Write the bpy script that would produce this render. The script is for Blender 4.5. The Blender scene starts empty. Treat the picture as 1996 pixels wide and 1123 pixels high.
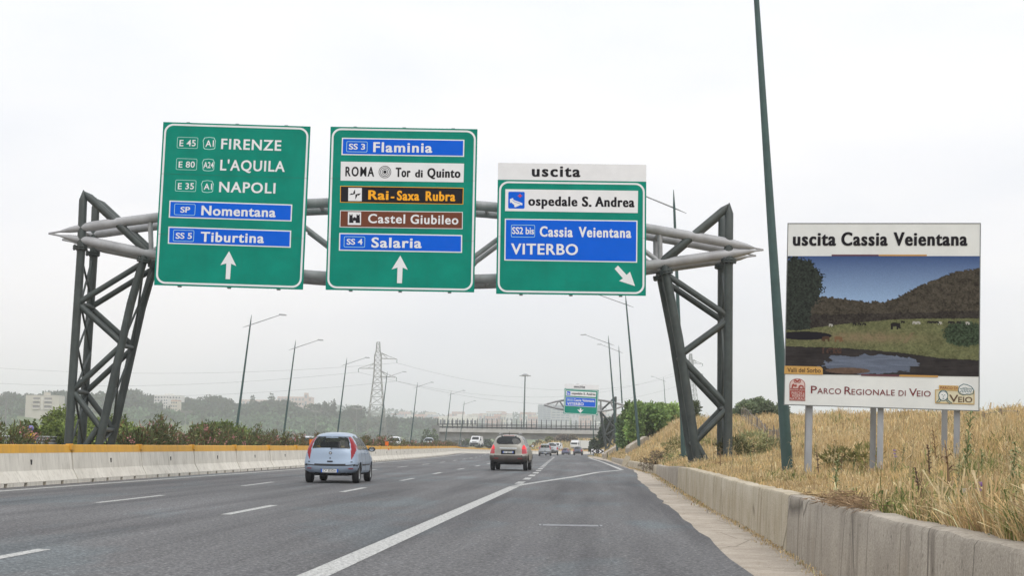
import bpy, math, random
import numpy as np
from mathutils import Vector, Matrix

random.seed(7)
RNG = np.random.default_rng(11)
SC = bpy.context.scene
COL = SC.collection
PI = math.pi

# ------------------------------------------------------------------ camera
F, CX, CY = 2900.0, 998.0, 561.5          # focal length and centre of the 1996 x 1123 photograph
CAMH, YAW, PITCH, ROLL = 1.15, math.atan(.06), math.radians(6.07), math.radians(.9)
_f = Vector((-math.sin(YAW)*math.cos(PITCH), math.cos(YAW)*math.cos(PITCH), math.sin(PITCH)))
_r0 = Vector((math.cos(YAW), math.sin(YAW), 0))
_u0 = _r0.cross(_f)
_r = _r0*math.cos(ROLL) + _u0*math.sin(ROLL)
_u = _u0*math.cos(ROLL) - _r0*math.sin(ROLL)
_fh = Vector((-math.sin(YAW), math.cos(YAW), 0))
EYE = Vector((0, 0, CAMH))
cam = bpy.data.cameras.new('camera')
cam.sensor_fit, cam.sensor_width, cam.lens = 'HORIZONTAL', 36.0, 36.0*F/1996
cam.clip_start, cam.clip_end = .1, 20000
camo = bpy.data.objects.new('camera', cam)
COL.objects.link(camo)
camo.matrix_world = Matrix(((_r.x, _u.x, -_f.x, 0), (_r.y, _u.y, -_f.y, 0), (_r.z, _u.z, -_f.z, CAMH), (0, 0, 0, 1)))
SC.camera = camo

def ray(px, py):
    return _f + _r*((px-CX)/F) + _u*((CY-py)/F)
def D(px, py, dist):
    """point seen at a photo pixel at a horizontal distance ahead"""
    d = ray(px, py)
    return EYE + d*(dist/d.dot(_fh))
def G(px, py, z=0.0):
    """point seen at a photo pixel at height z"""
    d = ray(px, py)
    return EYE + d*((z-CAMH)/d.z)

# ------------------------------------------------------------------ sky and sun (bright overcast)
SUN_EL, SUN_AZ = math.radians(52), math.radians(150)      # azimuth clockwise from +Y: behind the camera, to its right
W = bpy.data.worlds.new('World'); SC.world = W
W.use_nodes = True
nt = W.node_tree; nt.nodes.clear()
def nn(t, typ, **k):
    n = t.nodes.new(typ)
    for a, b in k.items(): setattr(n, a, b)
    return n
out = nn(nt, 'ShaderNodeOutputWorld')
sky = nn(nt, 'ShaderNodeTexSky', sky_type='NISHITA', sun_disc=False, sun_elevation=SUN_EL, sun_rotation=SUN_AZ)
bg1 = nn(nt, 'ShaderNodeBackground'); bg1.inputs[1].default_value = .10
nt.links.new(sky.outputs[0], bg1.inputs[0])
tc = nn(nt, 'ShaderNodeTexCoord')
sep = nn(nt, 'ShaderNodeSeparateXYZ'); nt.links.new(tc.outputs['Generated'], sep.inputs[0])
rmp = nn(nt, 'ShaderNodeValToRGB')
rmp.color_ramp.elements[0].position = 0; rmp.color_ramp.elements[0].color = (.95, .905, .925, 1)
rmp.color_ramp.elements[1].position = 1; rmp.color_ramp.elements[1].color = (1.6, 1.62, 1.66, 1)
e = rmp.color_ramp.elements.new(.12); e.color = (1.12, 1.09, 1.095, 1)
e = rmp.color_ramp.elements.new(.32); e.color = (1.16, 1.165, 1.17, 1)
nt.links.new(sep.outputs[2], rmp.inputs[0])
noi = nn(nt, 'ShaderNodeTexNoise'); noi.inputs['Scale'].default_value = 2.6; noi.inputs['Detail'].default_value = 6
mp = nn(nt, 'ShaderNodeMapping'); mp.inputs['Scale'].default_value = (1, 1, 3)
nt.links.new(tc.outputs['Generated'], mp.inputs[0]); nt.links.new(mp.outputs[0], noi.inputs['Vector'])
r2 = nn(nt, 'ShaderNodeValToRGB')
r2.color_ramp.elements[0].position = .38; r2.color_ramp.elements[0].color = (.90, .925, .955, 1)
r2.color_ramp.elements[1].position = .62; r2.color_ramp.elements[1].color = (1.03, 1.03, 1.025, 1)
nt.links.new(noi.outputs[0], r2.inputs[0])
mul = nn(nt, 'ShaderNodeMix', data_type='RGBA', blend_type='MULTIPLY'); mul.inputs[0].default_value = 1
nt.links.new(rmp.outputs[0], mul.inputs[6]); nt.links.new(r2.outputs[0], mul.inputs[7])
bg2 = nn(nt, 'ShaderNodeBackground'); bg2.inputs[1].default_value = 1.0
nt.links.new(mul.outputs[2], bg2.inputs[0])
mx = nn(nt, 'ShaderNodeMixShader'); mx.inputs[0].default_value = .9
nt.links.new(bg1.outputs[0], mx.inputs[1]); nt.links.new(bg2.outputs[0], mx.inputs[2])
nt.links.new(mx.outputs[0], out.inputs[0])
sun = bpy.data.lights.new('sun', 'SUN'); sun.energy, sun.angle, sun.color = 1.3, math.radians(40), (1, .965, .91)
suno = bpy.data.objects.new('sun', sun); COL.objects.link(suno)
sd = Vector((math.sin(SUN_AZ)*math.cos(SUN_EL), math.cos(SUN_AZ)*math.cos(SUN_EL), math.sin(SUN_EL)))
suno.rotation_euler = (-sd).to_track_quat('-Z', 'Y').to_euler()
SC.view_settings.view_transform = 'Standard'
SC.view_settings.look = 'None'
SC.view_settings.exposure = 0.0
SC.view_settings.gamma = 1.0
SC.view_settings.use_curve_mapping = False
SC.render.engine = 'CYCLES'
SC.cycles.use_denoising = True
SC.cycles.max_bounces = 6
SC.cycles.diffuse_bounces = 3
SC.cycles.glossy_bounces = 3
SC.cycles.transmission_bounces = 4
SC.cycles.transparent_max_bounces = 8
SC.cycles.volume_bounces = 2

# ------------------------------------------------------------------ materials
MATS = {}
def mat(name, col, rough=.6, metal=0.0, var=0.0, scale=4.0, stretch=(1, 1, 1), bump=0.0, spec=.5, coat=0.0, col2=None, streak=0.0, streak_col=(.1, .08, .06), detail=5.0, rand=False):
    """principled paint with a noise that varies its colour, optional vertical streaks of dirt and a bump"""
    if name in MATS: return MATS[name]
    m = bpy.data.materials.new(name); m.use_nodes = True; MATS[name] = m
    t = m.node_tree; b = t.nodes['Principled BSDF']
    b.inputs['Roughness'].default_value = rough; b.inputs['Metallic'].default_value = metal
    b.inputs['Specular IOR Level'].default_value = spec; b.inputs['Coat Weight'].default_value = coat
    b.inputs['Base Color'].default_value = (*col, 1)
    if var or bump or streak:
        c = nn(t, 'ShaderNodeTexCoord'); p = nn(t, 'ShaderNodeMapping'); p.inputs['Scale'].default_value = stretch
        co = c.outputs['Object']
        if rand:                                  # every copy gets stains of its own
            oi_ = nn(t, 'ShaderNodeObjectInfo'); mu = nn(t, 'ShaderNodeMath', operation='MULTIPLY'); mu.inputs[1].default_value = 90; t.links.new(oi_.outputs['Random'], mu.inputs[0])
            cb_ = nn(t, 'ShaderNodeCombineXYZ'); t.links.new(mu.outputs[0], cb_.inputs[1])
            va = nn(t, 'ShaderNodeVectorMath', operation='ADD'); t.links.new(co, va.inputs[0]); t.links.new(cb_.outputs[0], va.inputs[1]); co = va.outputs[0]
        t.links.new(co, p.inputs[0])
        n = nn(t, 'ShaderNodeTexNoise'); n.inputs['Scale'].default_value = scale; n.inputs['Detail'].default_value = detail
        n.inputs['Roughness'].default_value = .65
        t.links.new(p.outputs[0], n.inputs['Vector'])
        r = nn(t, 'ShaderNodeValToRGB')
        c2 = col2 or tuple(x*(1-var) for x in col)
        c1 = col if col2 else tuple(min(1, x*(1+var*.6)) for x in col)
        r.color_ramp.elements[0].position = .32; r.color_ramp.elements[0].color = (*c2, 1)
        r.color_ramp.elements[1].position = .68; r.color_ramp.elements[1].color = (*c1, 1)
        t.links.new(n.outputs[0], r.inputs[0])
        src = r.outputs[0]
        if streak:
            p2 = nn(t, 'ShaderNodeMapping'); p2.inputs['Scale'].default_value = (9, 9, .5)
            t.links.new(co, p2.inputs[0])
            n2 = nn(t, 'ShaderNodeTexNoise'); n2.inputs['Scale'].default_value = 1.0; n2.inputs['Detail'].default_value = 6
            n2.inputs['Roughness'].default_value = .7
            t.links.new(p2.outputs[0], n2.inputs['Vector'])
            r2 = nn(t, 'ShaderNodeValToRGB'); r2.color_ramp.elements[0].position = .5; r2.color_ramp.elements[0].color = (0, 0, 0, 1)
            r2.color_ramp.elements[1].position = .78; r2.color_ramp.elements[1].color = (streak, streak, streak, 1)
            t.links.new(n2.outputs[0], r2.inputs[0])
            x = nn(t, 'ShaderNodeMix', data_type='RGBA'); x.inputs[7].default_value = (*streak_col, 1)
            t.links.new(r2.outputs[0], x.inputs[0]); t.links.new(src, x.inputs[6]); src = x.outputs[2]
        t.links.new(src, b.inputs['Base Color'])
        if bump:
            u = nn(t, 'ShaderNodeBump'); u.inputs['Strength'].default_value = bump; u.inputs['Distance'].default_value = .02
            t.links.new(n.outputs[0], u.inputs['Height']); t.links.new(u.outputs[0], b.inputs['Normal'])
    return m
def mat_attr(name, rough=.8, transl=0.0, spec=.2, attr='tint'):
    """colour read from the mesh (each leaf, blade or printed dot has a tint of its own)"""
    if name in MATS: return MATS[name]
    m = bpy.data.materials.new(name); m.use_nodes = True; MATS[name] = m
    t = m.node_tree; b = t.nodes['Principled BSDF']
    a = nn(t, 'ShaderNodeAttribute', attribute_name=attr)
    t.links.new(a.outputs['Color'], b.inputs['Base Color'])
    b.inputs['Roughness'].default_value = rough; b.inputs['Specular IOR Level'].default_value = spec
    if transl:
        tr = nn(t, 'ShaderNodeBsdfTranslucent'); t.links.new(a.outputs['Color'], tr.inputs[0])
        x = nn(t, 'ShaderNodeMixShader'); x.inputs[0].default_value = transl
        t.links.new(b.outputs[0], x.inputs[1]); t.links.new(tr.outputs[0], x.inputs[2])
        t.links.new(x.outputs[0], t.nodes['Material Output'].inputs[0])
    return m
def mat_glass(name, tint, see=.5):
    if name in MATS: return MATS[name]
    m = bpy.data.materials.new(name); m.use_nodes = True; MATS[name] = m
    t = m.node_tree; b = t.nodes['Principled BSDF']
    b.inputs['Base Color'].default_value = (.01, .012, .014, 1); b.inputs['Roughness'].default_value = .03
    tr = nn(t, 'ShaderNodeBsdfTransparent'); tr.inputs[0].default_value = (*tint, 1)
    x = nn(t, 'ShaderNodeMixShader'); x.inputs[0].default_value = 1-see
    t.links.new(tr.outputs[0], x.inputs[1]); t.links.new(b.outputs[0], x.inputs[2])
    t.links.new(x.outputs[0], t.nodes['Material Output'].inputs[0])
    return m
def mat_glow(name, col, emit):
    if name in MATS: return MATS[name]
    m = mat(name, col, .25)
    b = m.node_tree.nodes['Principled BSDF']
    b.inputs['Emission Color'].default_value = (*col, 1); b.inputs['Emission Strength'].default_value = emit
    return m

# ------------------------------------------------------------------ mesh helpers
class MB:
    """collects shapes; build() links them as one mesh object"""
    def __init__(s): s.v = []; s.f = []; s.m = []; s.cur = 0
    def add(s, vs, fs):
        k = len(s.v); s.v += [tuple(v) for v in vs]; s.f += [tuple(i+k for i in f) for f in fs]; s.m += [s.cur]*len(fs); return s
    def box(s, c, d, M=None):
        x, y, z = d[0]/2, d[1]/2, d[2]/2
        vs = [Vector((a*x, b*y, e*z)) for a in (-1, 1) for b in (-1, 1) for e in (-1, 1)]
        if M: vs = [M @ v for v in vs]
        vs = [v+Vector(c) for v in vs]
        return s.add(vs, [(0, 1, 3, 2), (4, 6, 7, 5), (0, 4, 5, 1), (2, 3, 7, 6), (0, 2, 6, 4), (1, 5, 7, 3)])
    def tube(s, pts, rad, n=10, caps=True):
        pts = [Vector(p) for p in pts]
        if not hasattr(rad, '__len__'): rad = [rad]*len(pts)
        up = Vector((0, 0, 1)); vs = []; fs = []
        for i, p in enumerate(pts):
            a = pts[min(i+1, len(pts)-1)] - pts[max(i-1, 0)]
            a.normalize()
            ref = up if abs(a.z) < .9 else Vector((1, 0, 0))
            u = a.cross(ref).normalized(); w = a.cross(u)
            for k in range(n):
                t = 2*PI*k/n
                vs.append(p + (u*math.cos(t) + w*math.sin(t))*rad[i])
        for i in range(len(pts)-1):
            for k in range(n):
                k2 = (k+1) % n
                fs.append((i*n+k, i*n+k2, (i+1)*n+k2, (i+1)*n+k))
        if caps: fs += [tuple(range(n))[::-1], tuple((len(pts)-1)*n+k for k in range(n))]
        return s.add(vs, fs)
    def prism(s, poly, M, t):
        """polygon (x, z) extruded from y=0 to y=t, placed by M"""
        n = len(poly)
        vs = [M @ Vector((x, 0, z)) for x, z in poly] + [M @ Vector((x, t, z)) for x, z in poly]
        fs = [tuple(range(n)), tuple(range(2*n-1, n-1, -1))] + [(i, i+n, (i+1) % n+n, (i+1) % n) for i in range(n)]
        return s.add(vs, fs)
    def ring(s, outer, inner, M, t):
        n = len(outer)
        P = lambda q, y: [M @ Vector((x, y, z)) for x, z in q]
        vs = P(outer, 0)+P(inner, 0)+P(outer, t)+P(inner, t)
        fs = []
        for i in range(n):
            j = (i+1) % n
            fs += [(i, j, n+j, n+i), (i, 2*n+i, 2*n+j, j), (n+i, n+j, 3*n+j, 3*n+i), (2*n+i, 3*n+i, 3*n+j, 2*n+j)]
        return s.add(vs, fs)
    def lathe(s, prof, n=20, axis='Z', c=(0, 0, 0)):
        vs = []; fs = []; c = Vector(c)
        for r, h in prof:
            for k in range(n):
                t = 2*PI*k/n; a, b = r*math.cos(t), r*math.sin(t)
                vs.append(c+(Vector((a, b, h)) if axis == 'Z' else Vector((h, a, b))))
        for i in range(len(prof)-1):
            for k in range(n):
                fs.append((i*n+k, i*n+(k+1) % n, (i+1)*n+(k+1) % n, (i+1)*n+k))
        return s.add(vs, fs)
    def build(s, name, m, parent=None, smooth=None):
        me = bpy.data.meshes.new(name)
        me.from_pydata([tuple(v) for v in s.v], [], s.f)
        for x in (m if isinstance(m, (list, tuple)) else [m]): me.materials.append(x)
        if len(me.materials) > 1: me.polygons.foreach_set('material_index', s.m)
        if smooth:
            me.polygons.foreach_set('use_smooth', [True]*len(me.polygons))
            if smooth is not True: me.set_sharp_from_angle(angle=math.radians(smooth))
        me.update()
        return link(name, me, parent)
def link(name, me, parent=None):
    o = bpy.data.objects.new(name, me); COL.objects.link(o)
    if parent: o.parent = parent
    return o
def tag(o, label=None, cat=None, group=None, kind=None):
    for k, v in (('label', label), ('category', cat), ('group', group), ('kind', kind)):
        if v: o[k] = v
    return o
def empty(name, loc=(0, 0, 0), rz=0.0):
    o = bpy.data.objects.new(name, None); o.empty_display_size = .2; COL.objects.link(o)
    o.location = loc; o.rotation_euler = (0, 0, rz); return o
def kids(o): return [c for c in KID.get(o.name, ())] if KID else list(o.children)
KID = {}
def copy_tree(o, parent=None):
    c = o.copy(); COL.objects.link(c)
    if parent: c.parent = parent
    for ch in list(o.children): copy_tree(ch, c)
    return c
def np_mesh(name, V, Fq, m, tint=None, parent=None, smooth=False, mi=None):
    """mesh from numpy arrays of vertices and quads (or triangles)"""
    me = bpy.data.meshes.new(name); k = Fq.shape[1]
    me.vertices.add(len(V)); me.vertices.foreach_set('co', np.asarray(V, dtype=np.float32).ravel())
    me.loops.add(Fq.size); me.loops.foreach_set('vertex_index', np.asarray(Fq, dtype=np.int32).ravel())
    me.polygons.add(len(Fq)); me.polygons.foreach_set('loop_start', np.arange(0, Fq.size, k, dtype=np.int32))
    if smooth: me.polygons.foreach_set('use_smooth', np.ones(len(Fq), dtype=bool))
    for x in (m if isinstance(m, (list, tuple)) else [m]): me.materials.append(x)
    if mi is not None: me.polygons.foreach_set('material_index', np.asarray(mi, dtype=np.int32))
    me.update(calc_edges=True)
    if tint is not None:
        a = me.color_attributes.new('tint', 'FLOAT_COLOR', 'POINT')
        c = np.ones((len(V), 4), dtype=np.float32); c[:, :3] = tint
        a.data.foreach_set('color', c.ravel())
    return link(name, me, parent)

_TXT = {}
def text_mesh(s, bold=0.0, space=1.0):
    key = (s, bold, space)
    if key not in _TXT:
        cu = bpy.data.curves.new('lettering', 'FONT'); cu.body = s; cu.offset = bold; cu.space_character = space
        cu.resolution_u = 4; cu.extrude = 0.0
        ob = bpy.data.objects.new('lettering', cu)
        me = bpy.data.meshes.new_from_object(ob)
        v = np.array([x.co[:] for x in me.vertices]); fs = [tuple(p.vertices) for p in me.polygons]
        bpy.data.objects.remove(ob); bpy.data.curves.remove(cu); bpy.data.meshes.remove(me)
        _TXT[key] = (v, fs)
    return _TXT[key]
CAP = None
def cap_height():
    global CAP
    if CAP is None: CAP = text_mesh('H')[0][:, 1].max()
    return CAP

# ------------------------------------------------------------------ lie of the land (road runs along +Y)
def _ss(a, b, x):
    t = np.clip((x-a)/(b-a), 0, 1); return t*t*(3-2*t)
def bend(y):
    y = np.asarray(y, float)
    p = -2.36e-4*np.clip(y-50, 0, 180)**2
    d = np.clip(y-230, 0, 190)
    q = -.085*np.clip(y-230, 0, None) + .0014*d**2 + .532*np.clip(y-420, 0, None)
    return p+q
def zroad(y): return -.6*_ss(180, 350, np.asarray(y, float))
def zopp(y): return np.interp(y, [0, 90, 160, 310, 365], [.0, .05, .5, 1.0, .1])
WALL_Y = [-12, 8, 14, 18, 23, 28, 39, 46, 58, 67, 92, 130, 166, 200]
WALL_X = [2.12, 2.14, 2.12, 2.17, 2.22, 2.18, 2.25, 2.32, 2.42, 2.5, 1.75, 1.0, .3, -.7]
WALL_T = [.66, .66, .65, .64, .62, .64, .66, .60, .45, .42, .38, .30, .1, .0]
def wallx(y): return np.where(np.asarray(y, float) < 200, np.interp(y, WALL_Y, WALL_X), np.maximum(bend(y)+3.2, np.interp(y, [200, 300, 420], [-.7, -1.3, -1.3])))
def wallt(y): return np.interp(y, WALL_Y, WALL_T)
def crest(y): return 17-12*_ss(58, 105, np.asarray(y, float)), 2.55+.0046*np.clip(y, 0, 160)
def zland(x, y):
    """height of the ground"""
    x = np.asarray(x, float); y = np.asarray(y, float)
    c = bend(y)
    zr = zroad(y)-.03
    # right bank
    t = x-(wallx(y)+.15)
    T, Zc = crest(y)
    zw = np.where(y < 200, wallt(y)-.04, zr)
    s = np.clip(t/T, 0, 1)
    step = .18*np.clip(t/1.0, 0, 1)*_ss(33, 42, y)*(y < 140)
    bank = zw + step + np.maximum(Zc-zw-step, 0)*(.35*s+.65*s*s*(3-2*s)) + .004*np.clip(t-T, 0, 80)
    bank = bank + .10*np.sin(x*.9+y*.23)*np.clip(t/4, 0, 1) + .06*np.sin(x*2.3-y*.7)*np.clip(t/3, 0, 1)
    fade = 1-_ss(280, 420, y)*.75
    bank = zr + (bank-zr)*fade
    # left side
    l = -(x-c)
    left = np.where(l < 16.2, zr+.1*_ss(13.7, 15, l), zopp(y)-.03)
    left = np.where(l > 28.5, zopp(y)-.03-8*_ss(29, 75, l), left)
    knoll = 7.6*np.exp(-(((x+60)/15)**2+((y-432)/55)**2)) + 3.0*_ss(372, 400, y)*_ss(14.5, 21, l)*np.exp(-((l-24)/11)**2)*(1-_ss(440, 470, y))
    left = left+knoll*(l > 14.2)
    z = np.where(t > 0, bank, zr)
    z = np.where(l > 13.6, left, z)
    far = _ss(520, 720, y)
    return z*(1-far) + (-8)*far

# ------------------------------------------------------------------ ground, road, markings
def strip(name, ys, lo, hi, zf, m, nx=1, dz=0.0, kind='structure', label=None):
    """a sheet running along the road between two edges x = lo(y) .. hi(y)"""
    ys = np.asarray(ys, float)
    a = np.array([lo(y) for y in ys], float); b = np.array([hi(y) for y in ys], float)
    u = np.linspace(0, 1, nx+1)
    X = a[:, None]*(1-u)+b[:, None]*u; Y = np.repeat(ys[:, None], nx+1, 1)
    Z = zf(X, Y)+dz
    V = np.stack([X, Y, Z], -1).reshape(-1, 3)
    i = np.arange(len(ys)-1)[:, None]*(nx+1)+np.arange(nx)[None]
    Q = np.stack([i, i+1, i+nx+2, i+nx+1], -1).reshape(-1, 4)
    o = np_mesh(name, V, Q, m, smooth=True)
    return tag(o, label, kind=kind)
def road_z(X, Y): return zroad(Y)

# soil with dry straw and some green
def soil_mat():
    m = mat('soil', (.33, .25, .12), .95, var=.35, scale=.9, bump=.4, spec=.1, col2=(.20, .17, .075))
    return m
xs = np.unique(np.concatenate([np.linspace(-4000, -400, 10), np.linspace(-400, -60, 18), np.linspace(-60, -12, 40), np.linspace(-12, -6, 5), np.linspace(-6, 9, 110), np.linspace(9, 40, 50), np.linspace(40, 200, 30), np.linspace(200, 4000, 14)]))
ys = np.unique(np.concatenate([np.linspace(-600, -15, 10), np.linspace(-15, 60, 90), np.linspace(60, 220, 90), np.linspace(220, 760, 100), np.linspace(760, 9000, 14)]))
XX, YY = np.meshgrid(xs, ys)
ZZ = zland(XX, YY)
V = np.stack([XX, YY, ZZ], -1).reshape(-1, 3)
nx_ = len(xs)
i = (np.arange(len(ys)-1)[:, None]*nx_+np.arange(nx_-1)[None])
Q = np.stack([i, i+1, i+nx_+1, i+nx_], -1).reshape(-1, 4)
tag(np_mesh('ground', V, Q, soil_mat(), smooth=True), kind='structure')

def asphalt():
    m = bpy.data.materials.new('asphalt'); m.use_nodes = True
    t = m.node_tree; b = t.nodes['Principled BSDF']; b.inputs['Roughness'].default_value = .78; b.inputs['Specular IOR Level'].default_value = .35
    c = nn(t, 'ShaderNodeTexCoord')
    def noise(scale, stretch=(1, 1, 1), det=4, rough=.6):
        p = nn(t, 'ShaderNodeMapping'); p.inputs['Scale'].default_value = stretch; t.links.new(c.outputs['Object'], p.inputs[0])
        n = nn(t, 'ShaderNodeTexNoise'); n.inputs['Scale'].default_value = scale; n.inputs['Detail'].default_value = det; n.inputs['Roughness'].default_value = rough
        t.links.new(p.outputs[0], n.inputs['Vector']); return n.outputs[0]
    def ramp(src, stops):
        r = nn(t, 'ShaderNodeValToRGB'); el = r.color_ramp.elements
        while len(el) < len(stops): el.new(.5)
        for q, (pos, col) in zip(el, stops): q.position = pos; q.color = (*col, 1)
        t.links.new(src, r.inputs[0]); return r.outputs[0]
    def mixc(a, bb, typ, f=1.0):
        x = nn(t, 'ShaderNodeMix', data_type='RGBA', blend_type=typ); x.inputs[0].default_value = f
        t.links.new(a, x.inputs[6]); t.links.new(bb, x.inputs[7]); return x.outputs[2]
    g = noise(26, det=3, rough=.7)
    col = ramp(g, [(.33, (.032, .031, .032)), (.45, (.074, .072, .073)), (.56, (.110, .107, .108)), (.67, (.25, .243, .24))])
    g2 = noise(9, det=2, rough=.5)
    col = mixc(col, ramp(g2, [(.35, (.80, .80, .80)), (.65, (1.2, 1.2, 1.2))]), 'MULTIPLY')
    big = ramp(noise(.22, (1.5, .3, 1), 5), [(.3, (.76, .75, .78)), (.5, (1, 1, 1)), (.7, (1.28, 1.29, 1.30))])
    col = mixc(col, big, 'MULTIPLY')
    tracks = ramp(noise(1.0, (1.1, .035, 1), 3), [(.33, (.62, .61, .63)), (.5, (1, 1, 1)), (.68, (1.24, 1.24, 1.24))])
    col = mixc(col, tracks, 'MULTIPLY')
    patch = ramp(noise(.5, (.8, .25, 1), 3), [(.52, (1, 1, 1)), (.61, (1.03, 1.17, 1.21))])
    col = mixc(col, patch, 'MULTIPLY')
    skid = ramp(noise(1.0, (2.2, .05, 1), 2), [(.66, (1, 1, 1)), (.74, (.72, .71, .72))])
    col = mixc(col, skid, 'MULTIPLY')
    stain = ramp(noise(1.7, (1, .6, 1), 4), [(.68, (1, 1, 1)), (.75, (.78, .77, .77))])
    col = mixc(col, stain, 'MULTIPLY')
    t.links.new(col, b.inputs['Base Color'])
    u = nn(t, 'ShaderNodeBump'); u.inputs['Strength'].default_value = .5; u.inputs['Distance'].default_value = .01
    t.links.new(g, u.inputs['Height']); t.links.new(u.outputs[0], b.inputs['Normal'])
    MATS['asphalt'] = m
    return m
AS = asphalt()
YR = np.concatenate([np.linspace(-12, 60, 60), np.linspace(62, 260, 80), np.linspace(265, 620, 80)])
EDGE_Y, EDGE_X = [-12, 55, 66, 80, 92, 130, 166, 200], [1.38, 1.42, 1.7, 1.78, 1.45, .6, -1.1, -1.6]
def edge(y): return float(np.interp(y, EDGE_Y, EDGE_X)) if y < 200 else max(float(bend(y))+2.17, float(np.interp(y, [200, 300], [-1.6, -2.1])))
rng_e = np.random.default_rng(3)
wob = {round(float(y), 4): float(rng_e.normal(0, .025)) for y in YR}
strip('road', YR, lambda y: bend(y)-13.75, lambda y: edge(y)+wob.get(round(float(y), 4), 0), road_z, AS, 6)
strip('opposite_road', YR, lambda y: bend(y)-27.6, lambda y: bend(y)-16.6, lambda X, Y: zopp(Y), AS, 3)
def wall_mat(name, c_hi, c_lo, stain, rust):
    m = bpy.data.materials.new(name); m.use_nodes = True; MATS[name] = m
    t = m.node_tree; b = t.nodes['Principled BSDF']; b.inputs['Roughness'].default_value = .92; b.inputs['Specular IOR Level'].default_value = .1
    c = nn(t, 'ShaderNodeTexCoord')
    def noise(scale, st, det, rough=.6):
        q = nn(t, 'ShaderNodeMapping'); q.inputs['Scale'].default_value = st; t.links.new(c.outputs['Object'], q.inputs[0])
        n = nn(t, 'ShaderNodeTexNoise'); n.inputs['Scale'].default_value = scale; n.inputs['Detail'].default_value = det; n.inputs['Roughness'].default_value = rough
        t.links.new(q.outputs[0], n.inputs['Vector']); return n.outputs[0]
    def ramp(src, a, ca, b_, cb):
        r = nn(t, 'ShaderNodeValToRGB'); e = r.color_ramp.elements; e[0].position = a; e[0].color = (*ca, 1); e[1].position = b_; e[1].color = (*cb, 1)
        t.links.new(src, r.inputs[0]); return r.outputs[0]
    def mixc(f, a, col):
        x = nn(t, 'ShaderNodeMix', data_type='RGBA'); x.inputs[7].default_value = (*col, 1); t.links.new(f, x.inputs[0]); t.links.new(a, x.inputs[6]); return x.outputs[2]
    g = noise(55, (1, 1, 1), 4, .8)
    col = ramp(noise(.9, (1, 1, 1.3), 6), .33, c_lo, .66, c_hi)
    x = nn(t, 'ShaderNodeMix', data_type='RGBA', blend_type='MULTIPLY'); x.inputs[0].default_value = 1
    t.links.new(col, x.inputs[6]); t.links.new(ramp(g, .35, (.72, .72, .72), .65, (1.2, 1.2, 1.2)), x.inputs[7]); col = x.outputs[2]
    st = noise(1.0, (5, 5, .45), 5, .7); md = noise(.55, (1, 1, .2), 2)
    mm = nn(t, 'ShaderNodeMath', operation='MULTIPLY'); t.links.new(ramp(st, .50, (0, 0, 0), .68, (1, 1, 1)), mm.inputs[0]); t.links.new(ramp(md, .42, (.12, .12, .12), .62, (.9, .9, .9)), mm.inputs[1])
    col = mixc(mm.outputs[0], col, stain)
    col = mixc(ramp(noise(.8, (1, 1, .35), 4), .58, (0, 0, 0), .74, (.65, .65, .65)), col, rust)
    col = mixc(ramp(noise(24, (1, 1, .5), 2), .66, (0, 0, 0), .72, (.7, .7, .7)), col, tuple(v*.6 for v in stain))
    cr = nn(t, 'ShaderNodeTexVoronoi', feature='DISTANCE_TO_EDGE'); cr.inputs['Scale'].default_value = .8
    q = nn(t, 'ShaderNodeMapping'); q.inputs['Scale'].default_value = (1, 1, .35); t.links.new(c.outputs['Object'], q.inputs[0]); t.links.new(q.outputs[0], cr.inputs['Vector'])
    col = mixc(ramp(cr.outputs['Distance'], .0, (.75, .75, .75), .012, (0, 0, 0)), col, tuple(v*.5 for v in stain))
    t.links.new(col, b.inputs['Base Color'])
    u = nn(t, 'ShaderNodeBump'); u.inputs['Strength'].default_value = .45; u.inputs['Distance'].default_value = .015
    t.links.new(g, u.inputs['Height']); t.links.new(u.outputs[0], b.inputs['Normal'])
    return m
gut = wall_mat('gutter_concrete', (.50, .44, .37), (.36, .31, .255), (.26, .215, .165), (.42, .34, .25))
strip('gutter', np.concatenate([np.linspace(-12, 100, 120), np.linspace(101, 190, 40)]), lambda y: edge(y)-.25, lambda y: float(wallx(y))+.05, road_z, gut, 4, dz=-.012)

def paint_mat():
    m = mat('road_paint', (.74, .73, .70), .7, spec=.3)
    t = m.node_tree; b = t.nodes['Principled BSDF']
    c = nn(t, 'ShaderNodeTexCoord'); n = nn(t, 'ShaderNodeTexNoise'); n.inputs['Scale'].default_value = 22; n.inputs['Detail'].default_value = 6; n.inputs['Roughness'].default_value = .8
    t.links.new(c.outputs['Object'], n.inputs['Vector'])
    r = nn(t, 'ShaderNodeValToRGB'); r.color_ramp.elements[0].position = .38; r.color_ramp.elements[0].color = (.13, .128, .125, 1)
    r.color_ramp.elements[1].position = .54; r.color_ramp.elements[1].color = (.50, .495, .475, 1)
    t.links.new(n.outputs[0], r.inputs[0]); t.links.new(r.outputs[0], b.inputs['Base Color'])
    return m
PAINT = paint_mat()
def line_pts(name, pts, w):
    """painted line through a list of (x, y) points"""
    V = []; Q = []
    for k, (x, y) in enumerate(pts):
        a = Vector(pts[min(k+1, len(pts)-1)])-Vector(pts[max(k-1, 0)]); a.normalize(); n = Vector((a.y, -a.x))
        z = float(zroad(y))+.004
        V += [(x-n.x*w/2, y-n.y*w/2, z), (x+n.x*w/2, y+n.y*w/2, z)]
    for k in range(len(pts)-1): Q.append((2*k, 2*k+1, 2*k+3, 2*k+2))
    return tag(np_mesh(name, np.array(V), np.array(Q), PAINT), kind='structure')
def run(xoff, y0, y1, n=None): 
    n = n or max(2, int((y1-y0)/4)+1)
    return [(xoff(y), y) for y in np.linspace(y0, y1, n)]
left_x = lambda y: float(bend(y))-12.95
line_pts('edge_line', run(left_x, -10, 560), .22)
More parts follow.
